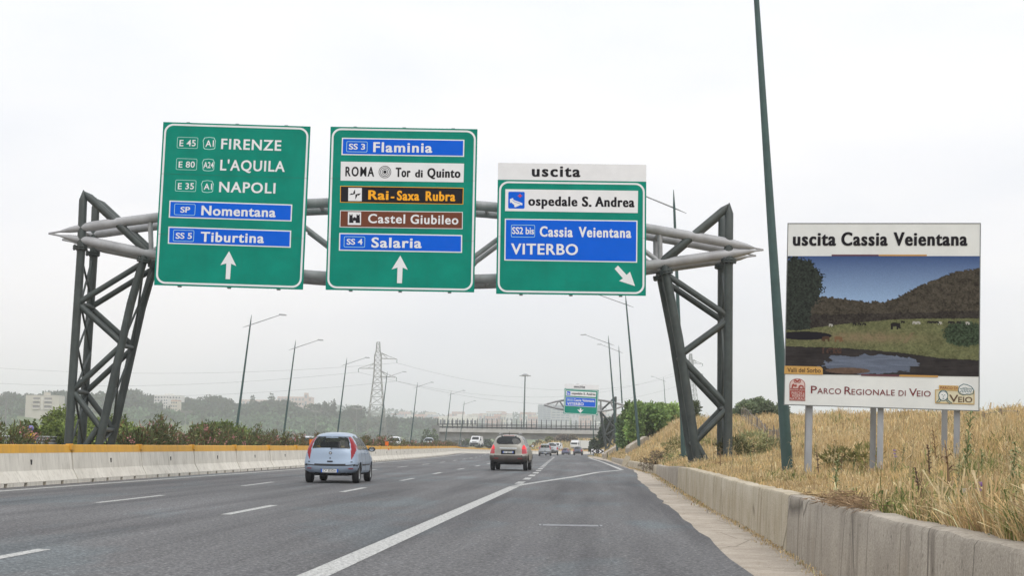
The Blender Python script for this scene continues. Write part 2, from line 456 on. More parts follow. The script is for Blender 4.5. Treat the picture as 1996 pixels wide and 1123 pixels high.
# shoulder line of the exit lane, then its hook round the lay-by
sh0, sh1 = G(624, 1118), G(1003, 949)
line_pts('edge_line', [(sh0.x-.25, -8)]+[(sh0.x+(sh1.x-sh0.x)*k, sh0.y+(sh1.y-sh0.y)*k) for k in np.linspace(0, 1, 12)], .27)
hk = [G(1003, 948), G(1060, 939), G(1120, 930), G(1165, 921.5), G(1212, 917)]
line_pts('edge_line', [(p.x, p.y) for p in hk], .24)
hk2 = [G(1212, 916.5), G(1196, 910), G(1176, 902), G(1157, 896), G(1147, 892.5)]
line_pts('edge_line', [(p.x, p.y) for p in hk2], .22)
def dashes(xf, start, period, ln, w, y1):
    y = start
    while y < y1:
        line_pts('lane_line', run(xf, y, y+ln, 4), w); y += period
q = [G(60, 1077), G(487, 995), G(690, 955.5), G(797, 935), G(860, 921.5)]
qx = [p.x for p in q]; qy = [p.y for p in q]
lane1 = lambda y: float(np.interp(y, qy, qx)) if qy[0] < y < qy[-1] else (qx[0]+(y-qy[0])*.0 if y <= qy[0] else qx[-1]+float(bend(y)-bend(qy[-1])))
q2 = [G(252, 974), G(490, 946), G(640, 926)]
q2x = [p.x for p in q2]; q2y = [p.y for p in q2]
lane2 = lambda y: float(np.interp(y, q2y, q2x)) if q2y[0] < y < q2y[-1] else (q2x[0] if y <= q2y[0] else q2x[-1]+float(bend(y)-bend(q2y[-1])))
p0 = G(133, 1064); p1 = G(428, 1004); per = (G(663, 960).y-p1.y)
dashes(lane1, p1.y-per*2, per, (G(546, 986).y-p1.y), .16, 300)
dashes(lane2, G(186, 981).y-per*2, per, 4.3, .14, 300)
q3 = [G(1003, 948), G(1028, 934), G(1048, 920), G(1066, 903), G(1080, 892)]
q3x = [p.x for p in q3]; q3y = [p.y for p in q3]
lane3 = lambda y: float(np.interp(y, q3y, q3x)) if y < q3y[-1] else q3x[-1]+float(bend(y)-bend(q3y[-1]))
dashes(lane3, q3y[0]+2.4, 6.0, 3.0, .24, 230)

# drain grating sunk in the exit lane
c0, c1 = G(1056, 1026), G(1168, 1026)
gr = MB(); wg = (c1-c0).length; mid = (c0+c1)/2
root = empty('drain_grate', (mid.x, mid.y, .005), YAW)
tag(root, 'rectangular metal drain grate sunk into the asphalt of the exit lane', 'drain grate')
st_ = mat('grate_steel', (.27, .27, .28), .55, metal=.6, var=.3, scale=9)
gr.box((0, -.21, 0), (wg, .035, .012)).box((0, .21, 0), (wg, .035, .012)).box((-wg/2, 0, 0), (.035, .45, .012)).box((wg/2, 0, 0), (.035, .45, .012))
gr.build('frame', st_, root)
gr = MB()
for k in range(26): gr.box((-wg/2+.05+k*(wg-.1)/25, 0, -.001), (.03, .385, .008))
gr.build('grating', st_, root)
MB().box((0, 0, -.003), (wg-.04, .38, .002)).build('pit_shade', mat('pit_shade_dark', (.05, .05, .05), .9), root)  # thin dark sheet, its colour stands in for the shade below the bars

# ------------------------------------------------------------------ retaining wall along the verge
def wall(name, y0, y1, label, m, th=.28, dt=0.0, n=None, dx=0.0, rough=.004):
    n = n or int((y1-y0)/.35)+2
    yy = np.linspace(y0, y1, n); rg = np.random.default_rng(int(y0*10)+500)
    V = []; Q = []
    for k, y in enumerate(yy):
        x = float(wallx(y))+dx; t = float(wallt(y))+dt+rg.normal(0, rough*1.3); j = rg.normal(0, rough)
        V += [(x+j, y, -.1), (x+.012+j, y, .25), (x+.03+j, y, t-.035), (x+.05+j, y, t-.006), (x+.08, y, t), (x+th-.02, y, t+rg.normal(0, rough)), (x+th, y, t-.03), (x+th, y, -.1)]
    for k in range(n-1):
        for a in range(7): Q.append((k*8+a, k*8+a+1, (k+1)*8+a+1, (k+1)*8+a))
    fs = [tuple(x) for x in Q]+[tuple(range(8))[::-1], tuple((n-1)*8+a for a in range(8))]
    mb = MB(); mb.add(V, fs)
    o = mb.build(name, m, None, smooth=35)
    return tag(o, label, 'wall', 'concrete retaining wall sections along the verge')
wm1 = wall_mat('wall_grey', (.45, .40, .335), (.335, .295, .245), (.165, .14, .115), (.35, .285, .205))
wm2 = wall_mat('wall_pale', (.55, .49, .39), (.43, .365, .265), (.25, .205, .14), (.40, .29, .16))
jb = 17.5
wall('retaining_wall', -10, jb, 'stained grey brown concrete wall section closest to the camera', wm1)
wall('retaining_wall', jb+.012, 31.2, 'pale beige streaked concrete wall section between the grey stained one and the leaning lamp post', wm2, dt=.006)
wall('retaining_wall', 31.215, 44.5, 'streaked pale wall section ending in front of the slanted gantry leg', wm2, dt=-.01)
wall('retaining_wall', 44.56, 66, 'worn wall section beyond the gantry legs with the pink weed on it', wm1, dt=.01)
wall('retaining_wall', 66.2, 92, 'low pale wall section before the upright broken slab', wm2, dt=-.02)
wall('retaining_wall', 93.2, 128, 'short crumbling wall section beyond the upright broken slab', wm1)
bs = MB(); M_ = Matrix.Translation((float(wallx(92.6))-.1, 92.55, .28)) @ Matrix.Rotation(.35, 4, 'Y')
bs.prism([(-.16, -.4), (.16, -.4), (.19, .3), (.12, .42), (-.1, .40), (-.18, .1)], M_, .5)
tag(bs.build('concrete_slab', wm2), 'broken concrete slab leaning upright at the gap in the retaining wall', 'slab')

# ------------------------------------------------------------------ hills beyond the valley
def bearing_px(px):
    d = ray(px, 870); return math.atan2(d.x, d.y)
PXs = [-900, -300, 0, 130, 250, 400, 560, 640, 700, 760, 820, 900, 1100, 1300, 1700, 2600]
SKY = [772, 771, 776, 778, 783, 788, 803, 806, 812, 818, 828, 830, 830, 830, 830, 830]
BRG = [bearing_px(p) for p in PXs]
HR1 = 1350.0
H1 = [(869-(998-p)*.0157-s)/F*HR1+CAMH-8 for p, s in zip(PXs, SKY)]
SKY2 = [790, 790, 792, 792, 792, 790, 790, 792, 800, 805, 812, 814, 813, 812, 812, 812]
HR2 = 2700.0
H2 = [(869-(998-p)*.0157-s)/F*HR2+CAMH-6 for p, s in zip(PXs, SKY2)]
def zhill(b, r):
    h1 = np.interp(b, BRG, H1); h2 = np.interp(b, BRG, H2)
    w = np.sin(b*57+r*.006)*2.5+np.sin(b*131-r*.011)*1.6
    z1 = -8.2+(h1+8)*(.30*_ss(700, 1000, r)+.70*_ss(930, 1300, r))*(1-.35*_ss(1450, 1900, r))
    z2 = h2*_ss(1900, 2650, r)
    return np.maximum(z1, z2*_ss(1500, 2500, r)-30*(1-_ss(1500, 2300, r)))+w*_ss(760, 1000, r)
bb = np.linspace(BRG[0], BRG[-1], 220); rr = np.concatenate([np.linspace(655, 1500, 60), np.linspace(1540, 3400, 40)])
B_, R_ = np.meshgrid(bb, rr)
Zh = zhill(B_, R_)
V = np.stack([R_*np.sin(B_), R_*np.cos(B_), Zh], -1).reshape(-1, 3)
i = (np.arange(len(rr)-1)[:, None]*len(bb)+np.arange(len(bb)-1)[None])
Q = np.stack([i, i+1, i+len(bb)+1, i+len(bb)], -1).reshape(-1, 4)
tag(np_mesh('hills', V, Q, mat('hill_grass', (.16, .19, .08), .95, var=.4, scale=.012, spec=.1, col2=(.08, .12, .045)), smooth=True), kind='structure')

# ------------------------------------------------------------------ signs
ID = Matrix.Identity(4)
WHT = mat('sign_white', (.80, .80, .815), .5, var=.05, scale=2, spec=.15)
GRN = mat('sign_green', (.001, .245, .175), .5, var=.16, scale=.9, spec=.06, streak=.14, streak_col=(.02, .12, .09))
BLU = mat('sign_blue', (.001, .115, .68), .5, var=.06, scale=1.2, spec=.06)
BLK = mat('sign_black', (.018, .016, .02), .6, spec=.06)
BRN = mat('sign_brown', (.17, .055, .03), .55, var=.06, scale=2, spec=.06)
YEL = mat('sign_yellow', (.95, .42, .02), .5, spec=.1)
RED = mat('sign_red', (.62, .03, .03), .45)
GRYB = mat('sign_back', (.35, .36, .37), .5, metal=.4, var=.15)
TRIM = mat('sign_pale_trim', (.45, .78, .72), .45)
def rrect(x0, z0, x1, z1, r, n=7):
    p = []
    for cx, cz, a in ((x1-r, z1-r, 0), (x0+r, z1-r, 90), (x0+r, z0+r, 180), (x1-r, z0+r, 270)):
        for k in range(n+1):
            t = math.radians(a+90*k/n); p.append((cx+r*math.cos(t), cz+r*math.sin(t)))
    return p
class Sign:
    """a flat panel whose plane is found from three of its corners; uv() gives metres on the panel"""
    def __init__(s, name, TL, TR, BL, label, cat, group, conv, dl, dr=None):
        s.c = conv; dr = dr or dl
        a, b, c = D(*conv(*TL), dl), D(*conv(*TR), dr), D(*conv(*BL), dl)
        s.ux = (b-a).normalized(); v = (a-c); s.uz = (v-s.ux*v.dot(s.ux)).normalized(); s.uy = s.uz.cross(s.ux)
        s.o = c; s.W = (b-a).length; s.H = v.dot(s.uz)
        s.root = empty(name)
        X, Y, Z = s.ux, s.uy, s.uz
        s.root.matrix_world = Matrix(((X.x, Y.x, Z.x, s.o.x), (X.y, Y.y, Z.y, s.o.y), (X.z, Y.z, Z.z, s.o.z), (0, 0, 0, 1)))
        tag(s.root, label, cat, group)
    def uv(s, cx, cy):
        d = ray(*s.c(cx, cy)); t = (s.o-EYE).dot(s.uy)/d.dot(s.uy)
        p = EYE+d*t-s.o; return p.dot(s.ux), p.dot(s.uz)
    def at(s, *pts): return [s.uv(*p) for p in pts]
    def poly(s, name, pts, m, y, t=.004, parent=None):
        return MB().prism(pts, Matrix.Translation((0, y-t, 0)), t).build(name, m, parent or s.root)
    def ringp(s, name, o, i, m, y, t=.003, parent=None):
        return MB().ring(o, i, Matrix.Translation((0, y-t, 0)), t).build(name, m, parent or s.root)
    def text(s, body, x0, x1, base, cap, m, y, parent=None, bold=.022, space=1.0, name='lettering'):
        """lettering between crop columns x0..x1 on a baseline (left, right), with a given cap height in crop pixels"""
        b0 = base[0] if isinstance(base, tuple) else base; b1 = base[1] if isinstance(base, tuple) else base
        a = s.uv(x0, b0); b = s.uv(x1, b1); h = s.uv(x0, b0-cap)
        ex = max(0, bold-.016)*1.5; bold = min(bold, .016)
        v, fs = text_mesh(body, bold, space)
        mn, mxx = v[:, 0].min(), v[:, 0].max()
        kx = (b[0]-a[0])/(mxx-mn); kz = (h[1]-a[1])/cap_height()
        sl = (b[1]-a[1])/(b[0]-a[0])
        V = np.zeros((len(v), 3)); V[:, 0] = a[0]+(v[:, 0]-mn)*kx; V[:, 2] = a[1]+v[:, 1]*kz+(V[:, 0]-a[0])*sl; V[:, 1] = y
        if ex:
            Vs = [V]; n_ = len(V); fs = list(fs)+[tuple(i+n_*k for i in f) for k in (1, 2) for f in fs]
            for k, sg in ((1, -1), (2, 1)):
                q = V.copy(); q[:, 0] += sg*ex*kx; q[:, 1] -= k*.0006; Vs.append(q)
            V = np.concatenate(Vs)
        me = bpy.data.meshes.new(name); me.from_pydata(V.tolist(), [], fs); me.materials.append(m); me.update()
        return link(name, me, parent or s.root)
    def plate(s, corners, m, edge_m=None, e=.035, y=-.003, name='name_plate'):
        """bordered plate: TL, TR, BR, BL in crop pixels; returns (plate, y of its face)"""
        p = s.at(*corners)
        pl = s.poly(name, p[::-1], edge_m or m, y, .004)
        if edge_m:
            cx = sum(q[0] for q in p)/4; cz = sum(q[1] for q in p)/4
            w = abs(p[1][0]-p[0][0]); h = abs(p[0][1]-p[3][1])
            inn = [(cx+(q[0]-cx)*(1-2*e/w), cz+(q[1]-cz)*(1-2*e/h)) for q in p]
            s.poly('plate_face', inn[::-1], m, y-.005, .003, pl)
            return pl, y-.009
        return pl, y-.005
    def outline_box(s, x0, y0, x1, y1, m, y, parent, th=.012, r=.04, name='route_frame'):
        a, b = s.uv(x0, y1), s.uv(x1, y0)
        return s.ringp(name, rrect(a[0], a[1], b[0], b[1], r), rrect(a[0]+th, a[1]+th, b[0]-th, b[1]-th, r*.75), m, y, .002, parent)
def base_panel(s, H=None, inset=.045, th=.055, rad=.27, m=None, z0=0.0, nposts=3, backs=True):
    H = H or s.H
    MB().prism([(0, z0), (s.W, z0), (s.W, H), (0, H)], ID, .05).build('panel', m or GRN, s.root)
    s.ringp('border', rrect(inset, z0+inset, s.W-inset, H-inset, rad), rrect(inset+th, z0+inset+th, s.W-inset-th, H-inset-th, rad-th*.8), WHT, -.002, .003)
    if backs:
        for k in range(nposts):
            x = s.W*(k+.5)/nposts
            MB().box((x, .11, H/2), (.10, .12, H+.06)).build('back_rail', GRYB, s.root)
    # thin joints between the sheets of the panel
    for f in ((.31, .68) if H > 3.5 else (.5,)):
        MB().box((s.W/2, -.0055, H*f), (s.W-.02, .001, .006)).build('sheet_seam', mat('seam', (.01, .09, .07), .6), s.root)
def arrow(s, pts, y=-.003, name='arrow', m=None):
    return s.poly(name, s.at(*pts)[::-1], m or WHT, y, .003)
GS = 'direction signs hung on the gantries'
k1 = lambda x, y: (80+x/2.807, 220+y/2.807)
k2 = lambda x, y: (600+x/2.807, 220+y/2.807)
SD = 43.3
# --- FIRENZE sign
s = Sign('direction_sign', (655, 48), (1460, 73), (618, 942), 'green sign on the near gantry reading FIRENZE, L\'AQUILA and NAPOLI', 'road sign', GS, k1, SD)
base_panel(s)
def erow(s, e, box, tx, ty, a, abox, at, name, nx0, nx1, base, cap):
    f = s.outline_box(*box, TRIM, -.003, None)
    s.text(e, tx[0], tx[1], ty[1], ty[1]-ty[0], WHT, -.006, f, .014, 1.05)
    x0, y0, x1, y1 = abox; c = (x1-x0)*.12
    oc = [(x0+c, y0+4), ((x0+x1)/2, y0), (x1-c, y0+4), (x1, y0+(y1-y0)*.32), (x1-3, y0+(y1-y0)*.5), (x1-4, y1-9), (x1-c-2, y1-3), ((x0+x1)/2, y1), (x0+c+2, y1-3), (x0+4, y1-9), (x0+3, y0+(y1-y0)*.5), (x0, y0+(y1-y0)*.32)]
    mx_, my_ = (x0+x1)/2, (y0+y1)/2
    inn = [(mx_+(p-mx_)*.91, my_+(q-my_)*.91) for p, q in oc]
    g = s.ringp('route_shield', s.at(*oc), s.at(*inn), TRIM, -.003, .002)
    s.text(a, at[0], at[1], at[3], at[3]-at[2], WHT, -.006, g, .016)
    s.text(name, nx0, nx1, base, cap, WHT, -.006, None, .02, 1.12)
erow(s, 'E 45', (743, 134, 860, 192), (757, 846), (148, 181), 'A1', (885, 131, 957, 201), (899, 945, 150, 184), 'FIRENZE', 985, 1313, (196, 206), 55)
erow(s, 'E 80', (738, 251, 855, 310), (752, 841), (266, 298), 'A24', (881, 250, 951, 319), (888, 944, 269, 301), "L'AQUILA", 980, 1333, (313, 321), 56)
erow(s, 'E 35', (733, 369, 850, 428), (748, 836), (384, 417), 'A1', (876, 368, 945, 437), (890, 935, 387, 419), 'NAPOLI', 974, 1281, (432, 440), 55)
pl, y = s.plate([(703, 479), (1375, 501), (1371, 594), (699, 573)], BLU, WHT)
b = s.outline_box(728, 500, 846, 558, TRIM, y, pl); s.text('SP', 763, 815, 545, 30, WHT, y-.003, pl, .02)
s.text('Nomentana', 878, 1282, (559, 570), 51, WHT, y-.003, pl, .026, 1.1)
pl, y = s.plate([(697, 622), (1369, 644), (1366, 738), (694, 716)], BLU, WHT)
b = s.outline_box(722, 643, 839, 702, TRIM, y, pl); s.text('SS 5', 737, 825, (688, 689), 31, WHT, y-.003, pl, .02)
s.text('Tiburtina', 874, 1218, (704, 712), 52, WHT, y-.003, pl, .026, 1.14)
arrow(s, [(1029, 757), (1068, 838), (1040, 826), (1034, 911), (1010, 910), (1014, 824), (982, 833)])
# --- ROMA sign
s = Sign('direction_sign', (121, 74), (925, 88), (97, 968), 'green sign with five coloured name plates between Flaminia and Salaria', 'road sign', GS, k2, SD)
base_panel(s)
pl, y = s.plate([(187, 135), (857, 146), (855, 240), (184, 230)], BLU, WHT)
s.outline_box(211, 157, 327, 213, TRIM, y, pl); s.text('SS 3', 225, 313, (199, 200), 30, WHT, y-.003, pl, .02)
s.text('Flaminia', 359, 679, (213, 217), 52, WHT, y-.003, pl, .026, 1.16)
pl, y = s.plate([(181, 266), (855, 277), (852, 380), (179, 370)], WHT)
s.text('ROMA', 206, 362, (345, 347), 50, BLK, y-.002, pl, .028, 1.25)
tgt = s.uv(422, 323); px_ = s.uv(423, 323)[0]-tgt[0]
for r0_, r1_ in ((34, 31), (26, 23), (17, 14)):
    cir = lambda r: [(tgt[0]+r*px_*math.cos(k*PI/16), tgt[1]+r*px_*math.sin(k*PI/16)) for k in range(32)]
    s.ringp('target_ring', cir(r0_), cir(r1_), BLK, y-.001, .002, pl)
s.poly('target_dot', [(tgt[0]+9*px_*math.cos(k*PI/8), tgt[1]+9*px_*math.sin(k*PI/8)) for k in range(16)], BLK, y-.001, .002, pl)
s.text('Tor', 482, 560, (349, 350), 49, BLK, y-.002, pl, .04, 1.15)
s.text('di', 588, 627, (351, 352), 40, BLK, y-.002, pl, .035, 1.1)
s.text('Quinto', 655, 833, (351, 354), 48, BLK, y-.002, pl, .04, 1.15)
pl, y = s.plate([(178, 399), (852, 410), (850, 501), (177, 490)], BLK, YEL, .018)
lg = s.poly('emblem', s.at((222, 410), (296, 411), (295, 483), (221, 482))[::-1], WHT, y, .002, pl)
for tri in ([(259, 418), (259, 443), (247, 447), (250, 433)], [(259, 443), (247, 447), (226, 449), (238, 440)], [(261, 447), (273, 443), (291, 440), (279, 452)], [(261, 447), (273, 443), (268, 460), (260, 474)]):
    s.poly('emblem_blade', s.at(*tri), BLK, y-.003, .002, lg)
s.text('Rai', 332, 440, (473, 475), 49, YEL, y-.003, pl, .03, 1.1)
s.text('-', 455, 472, (479, 479), 50, YEL, y-.003, pl, .03)
s.text('Saxa', 489, 608, (477, 479), 50, YEL, y-.003, pl, .035, 1.15)
s.text('Rubra', 646, 805, (480, 482), 50, YEL, y-.003, pl, .035, 1.15)
pl, y = s.plate([(177, 533), (848, 542), (847, 636), (174, 626)], BRN, WHT, .02)
lg = s.poly('castle_symbol', s.at((220, 542), (292, 543), (291, 614), (219, 613))[::-1], WHT, y, .002, pl)
for q_ in ([(228, 560), (245, 560), (246, 602), (226, 602)], [(267, 560), (284, 560), (286, 603), (265, 602)], [(246, 574), (266, 574), (266, 590), (246, 590)], [(246, 590), (250, 590), (250, 602), (246, 602)], [(262, 590), (266, 590), (266, 602), (262, 602)]):
    s.poly('castle', s.at(*q_), BLK, y-.003, .002, lg)
for q_ in ([(228, 555), (233, 555), (233, 560), (228, 560)], [(240, 555), (245, 555), (245, 560), (240, 560)], [(267, 555), (272, 555), (272, 560), (267, 560)], [(279, 555), (284, 555), (284, 560), (279, 560)], [(252, 570), (260, 570), (260, 574), (252, 574)]):
    s.poly('battlement', s.at(*q_), BLK, y-.003, .002, lg)
s.text('Castel', 330, 532, (602, 605), 48, WHT, y-.003, pl, .022, 1.12)
s.text('Giubileo', 562, 823, (606, 610), 48, WHT, y-.003, pl, .022, 1.12)
pl, y = s.plate([(172, 657), (845, 668), (844, 766), (170, 754)], BLU, WHT)
s.outline_box(197, 678, 314, 735, TRIM, y, pl); s.text('SS 4', 213, 299, (720, 721), 30, WHT, y-.003, pl, .02)
s.text('Salaria', 349, 621, (736, 739), 53, WHT, y-.003, pl, .026, 1.14)
arrow(s, [(506, 781), (547, 859), (519, 847), (515, 933), (488, 932), (491, 847), (459, 857)])
# --- exit sign
def bed_icon(s, parent, y, X, Y, k):
    """hospital symbol: a bed seen at an angle with a red cross above"""
    q = lambda *p: s.at(*[(X(a), Y(b)) for a, b in p])
    for pts in ([(10, 40), (26, 34), (30, 44), (78, 62), (78, 72), (72, 74), (72, 70), (40, 84), (34, 82), (34, 72), (14, 56), (14, 62), (10, 60)],):
        s.poly('bed', q(*pts), WHT, y, .002, parent)
    for pts in ([(62, 12), (68, 12), (68, 32), (62, 32)], [(54, 19), (62, 19), (62, 25), (54, 25)], [(68, 19), (76, 19), (76, 25), (68, 25)]):
        s.poly('cross', q(*pts), RED, y, .002, parent)
    for pts in ([(30, 52), (66, 64), (65, 66), (30, 54)], [(22, 45), (34, 50), (33, 52), (22, 47)]):
        s.poly('bed_line', q(*pts), BLU, y-.003, .002, parent)
s = Sign('direction_sign', (1040, 272), (1852, 283), (1030, 990), 'green sign with white uscita header and blue VITERBO plate above the exit lane', 'road sign', GS, k2, SD)
hz = s.uv(1039, 365)[1]
base_panel(s, H=hz)
MB().prism([(0, hz+.003), (s.W, hz+.003), (s.W, s.H), (0, s.H)], Matrix.Translation((0, .004, 0)), .045).build('header_panel', WHT, s.root)
s.text('uscita', 1228, 1489, (346, 349), 58, BLK, -.003, None, .032, 1.22)
pl, y = s.plate([(1081, 417), (1807, 426), (1805, 548), (1079, 537)], WHT)
a, b = s.uv(1096, 523), s.uv(1187, 432)
ic = s.poly('hospital_symbol', rrect(a[0], a[1], b[0], b[1], .04), BLU, y, .002, pl)
bed_icon(s, ic, y-.003, lambda a: 1096+a, lambda b: 432+b, 1)
s.text('ospedale', 1208, 1473, (506, 510), 50, BLK, y-.002, pl, .038, 1.14)
s.text('S.', 1502, 1550, (511, 512), 52, BLK, y-.002, pl, .04, 1.1)
s.text('Andrea', 1573, 1785, (512, 515), 52, BLK, y-.002, pl, .04, 1.14)
pl, y = s.plate([(1078, 578), (1804, 589), (1802, 820), (1075, 808)], BLU, WHT)
s.outline_box(1112, 614, 1243, 680, TRIM, y, pl); s.text('SS2 bis', 1118, 1237, (662, 664), 36, WHT, y-.003, pl, .022, 1.0)
s.text('Cassia', 1270, 1448, (676, 679), 54, WHT, y-.003, pl, .032, 1.16)
s.text('Veientana', 1483, 1768, (679, 683), 54, WHT, y-.003, pl, .032, 1.16)
s.text('VITERBO', 1112, 1477, (773, 777), 57, WHT, y-.003, pl, .022, 1.1)
arrow(s, [(1790, 948), (1704, 920), (1724, 906), (1679, 854), (1697, 836), (1744, 887), (1763, 870)][::-1])
# --- the same exit sign again on the far gantry
k3 = lambda x, y: (1000+x/6.238, 720+y/6.238)
s = Sign('direction_sign', (625, 175), (1040, 196), (612, 542), 'small far uscita sign with white down arrow on the distant cantilever gantry', 'road sign', GS, k3, 181)
hz = s.uv(620, 233)[1]
base_panel(s, H=hz, nposts=2)
MB().prism([(0, hz+.003), (s.W, hz+.003), (s.W, s.H), (0, s.H)], Matrix.Translation((0, .004, 0)), .045).build('header_panel', WHT, s.root)
s.text('uscita', 741, 874, (225, 230), 30, BLK, -.01, None, .032, 1.2)
pl, y = s.plate([(645, 262), (1012, 281), (1008, 342), (642, 322)], WHT, y=-.006)
ic = s.poly('hospital_symbol', s.at((655, 269), (698, 271), (696, 316), (653, 314))[::-1], BLU, y-.004, .003, pl)
bed_icon(s, ic, y-.01, lambda a: 655+a*.44, lambda b: 269+b*.46, .45)
s.text('ospedale S. Andrea', 714, 1002, (306, 320), 27, BLK, y-.006, pl, .035, 1.1)
pl, y = s.plate([(642, 336), (1008, 357), (1004, 466), (637, 446)], BLU, WHT, .04, y=-.006)
s.outline_box(657, 358, 727, 388, TRIM, y-.004, pl, th=.03)
s.text('SS2 bis', 663, 722, (381, 383), 16, WHT, y-.006, pl, .02)
s.text('Cassia Veientana', 738, 988, (390, 402), 30, WHT, y-.006, pl, .028, 1.1)
s.text('VITERBO', 657, 857, (436, 443), 34, WHT, y-.006, pl, .026, 1.1)
arrow(s, [(813, 475), (830, 476), (829, 500), (858, 492), (819, 534), (780, 488), (811, 499)], y=-.006)

# ------------------------------------------------------------------ gantries
STEEL = mat('gantry_dark_paint', (.048, .060, .057), .5, var=.35, scale=2.2, streak=.35, streak_col=(.10, .085, .07))
CHORD = mat('gantry_grey_paint', (.37, .37, .38), .45, var=.22, scale=2, streak=.3, streak_col=(.2, .19, .18))
def bend_pts(pts, dist, dz=0.0):
    return [D(x, y, dist) for x, y in pts]
def cat(pts, n=8):
    """smooth curve through points"""
    P = [Vector(p) for p in pts]; P = [P[0]*2-P[1]]+P+[P[-1]*2-P[-2]]; o = []
    for k in range(1, len(P)-2):
        for j in range(n):
            t = j/n; a, b, c, d = P[k-1:k+3]
            o.append(.5*((2*b)+(c-a)*t+(2*a-5*b+4*c-d)*t*t+(3*b-a-3*c+d)*t**3))
    o.append(P[-2]); return o
GD = 44.1
def gantry():
    root = empty('sign_gantry', (-15.9, 43.8, 0))
    tag(root, 'large dark steel truss portal spanning the motorway and carrying three green signs', 'gantry')
    inv = Matrix.Translation((15.9, -43.8, 0))
    def T(name, pts, rad, m, par=root, n=12):
        q = [inv @ Vector(p) for p in pts]
        return MB().tube(q, rad, n).build(name, m, par, smooth=40)
    back = _fh*1.35
    up = [(95, 455), (200, 438), (305, 424), (450, 406), (620, 396), (780, 394), (948, 402), (1120, 422), (1260, 445), (1400, 470), (1488, 487)]
    lo = [(95, 455), (200, 476), (305, 497), (450, 520), (612, 537), (780, 545), (948, 544), (1120, 534), (1256, 518), (1400, 498), (1488, 487)]
    tipr = lambda n: [.03 if k < 2 or k > n-3 else min(.15, .03+.03*min(k, n-1-k)) for k in range(n)]
    for off in (Vector((0, 0, 0)), back):
        for c in (up, lo):
            q = [p+off for p in cat([D(*p, GD) for p in c], 5)]
            T('chord', q, tipr(len(q)), CHORD)
    webs = [((293, 432), (295, 492)), ((590, 440), (640, 478)), ((478, 405), (590, 535)), ((640, 478), (720, 542)), ((812, 395), (720, 542)), ((812, 395), (925, 500)), ((925, 500), (968, 468)), ((968, 468), (1060, 412)), ((925, 500), (890, 545)), ((1060, 412), (1150, 530)), ((1286, 452), (1287, 512)), ((1180, 432), (1287, 512)), ((1150, 530), (1180, 432)), ((410, 412), (295, 492)), ((410, 412), (478, 522))]
    for off in (Vector((0, 0, 0)), back):
        for a, b in webs: T('web_member', [D(*a, GD)+off, D(*b, GD)+off], .075, CHORD)
    for p in ((150, 447), (300, 425), (300, 495), (620, 396), (620, 538), (948, 402), (948, 545), (1286, 452), (1287, 512), (1425, 475)):
        T('cross_tube', [D(*p, GD), D(*p, GD)+back], .06, CHORD)
    def leg(name, pts, rad, zbot, off):
        q = [D(*p, GD)+off for p in pts]
        a, b = q[-2], q[-1]; k = (zbot-a.z)/(b.z-a.z); q[-1] = a+(b-a)*k
        return q, T(name, q, rad, STEEL)
    def flange(par, c, ax, r):
        ax = ax.normalized(); M = Matrix.Translation(inv @ c) @ ax.to_track_quat('Z', 'Y').to_matrix().to_4x4()
        mb = MB(); mb.lathe([(r*.9, -.05), (r*1.75, -.05), (r*1.75, -.012), (r*.9, -.012)], 16).lathe([(r*.9, .012), (r*1.75, .012), (r*1.75, .05), (r*.9, .05)], 16)
        for k in range(8):
            t = k*PI/4; mb.box((math.cos(t)*r*1.45, math.sin(t)*r*1.45, 0), (.045, .045, .16))
        mb.v = [tuple(M @ Vector(v)) for v in mb.v]
        mb.build('bolted_flange', STEEL, par)
    for off, R in ((Vector((0, 0, 0)), 1), (back, 1)):
        zL, zR = -.1, .55
        # left tower
        q, o = leg('post', [(162.8, 370), (162, 390), (158, 490), (133, 871), (131, 900)], [.012, .122, .125, .13, .13], zL, off)
        q[0] = q[0]; flange(o, D(156.5, 483, GD)+off, q[2]-q[3], .125)
        q, o = leg('slanted_post', [(284, 492), (255, 592), (192, 870), (186, 895)], .125, zL, off)
        flange(o, D(281, 508, GD)+off, q[0]-q[1], .125)
        T('top_strut', [D(163, 373, GD)+off, D(175, 385, GD)+off, D(289, 492, GD)+off], [.02, .12, .12], STEEL)
        for a, b in (((272, 517), (157, 588)), ((157, 597), (237, 669)), ((232, 678), (145, 759)), ((145, 767), (200, 840)), ((190, 835), (165, 873))):
            T('brace', [D(*a, GD)+off, D(*b, GD)+off], .09, STEEL)
        # right tower
        q, o = leg('post', [(1421.5, 395), (1421, 416), (1420, 505), (1418.5, 880), (1418, 900)], [.012, .132, .135, .135, .135], .5, off)
        flange(o, D(1420, 509, GD)+off, Vector((0, 0, 1)), .135)
        q, o = leg('slanted_post', [(1294, 515), (1323, 660), (1357, 880), (1362, 905)], .135, .3, off)
        flange(o, D(1296.5, 531, GD)+off, q[0]-q[1], .135)
        T('top_strut', [D(1420, 398, GD)+off, D(1410, 410, GD)+off, D(1288, 512, GD)+off], [.02, .12, .12], STEEL)
        for a, b in (((1303, 538), (1418, 616)), ((1418, 626), (1327, 692)), ((1331, 700), (1418, 792)), ((1418, 797), (1355, 862)), ((1358, 866), (1376, 898))):
            T('brace', [D(*a, GD)+off, D(*b, GD)+off], .095, STEEL)
    for p in ((157, 592), (237, 673), (145, 763), (197, 838), (1418, 621), (1331, 696), (1418, 795), (1357, 864)):
        T('spacer_tube', [D(*p, GD), D(*p, GD)+back], .07, STEEL)
    def flat(a, b):
        T('tie_bar', [a, b], .035, STEEL, n=6)
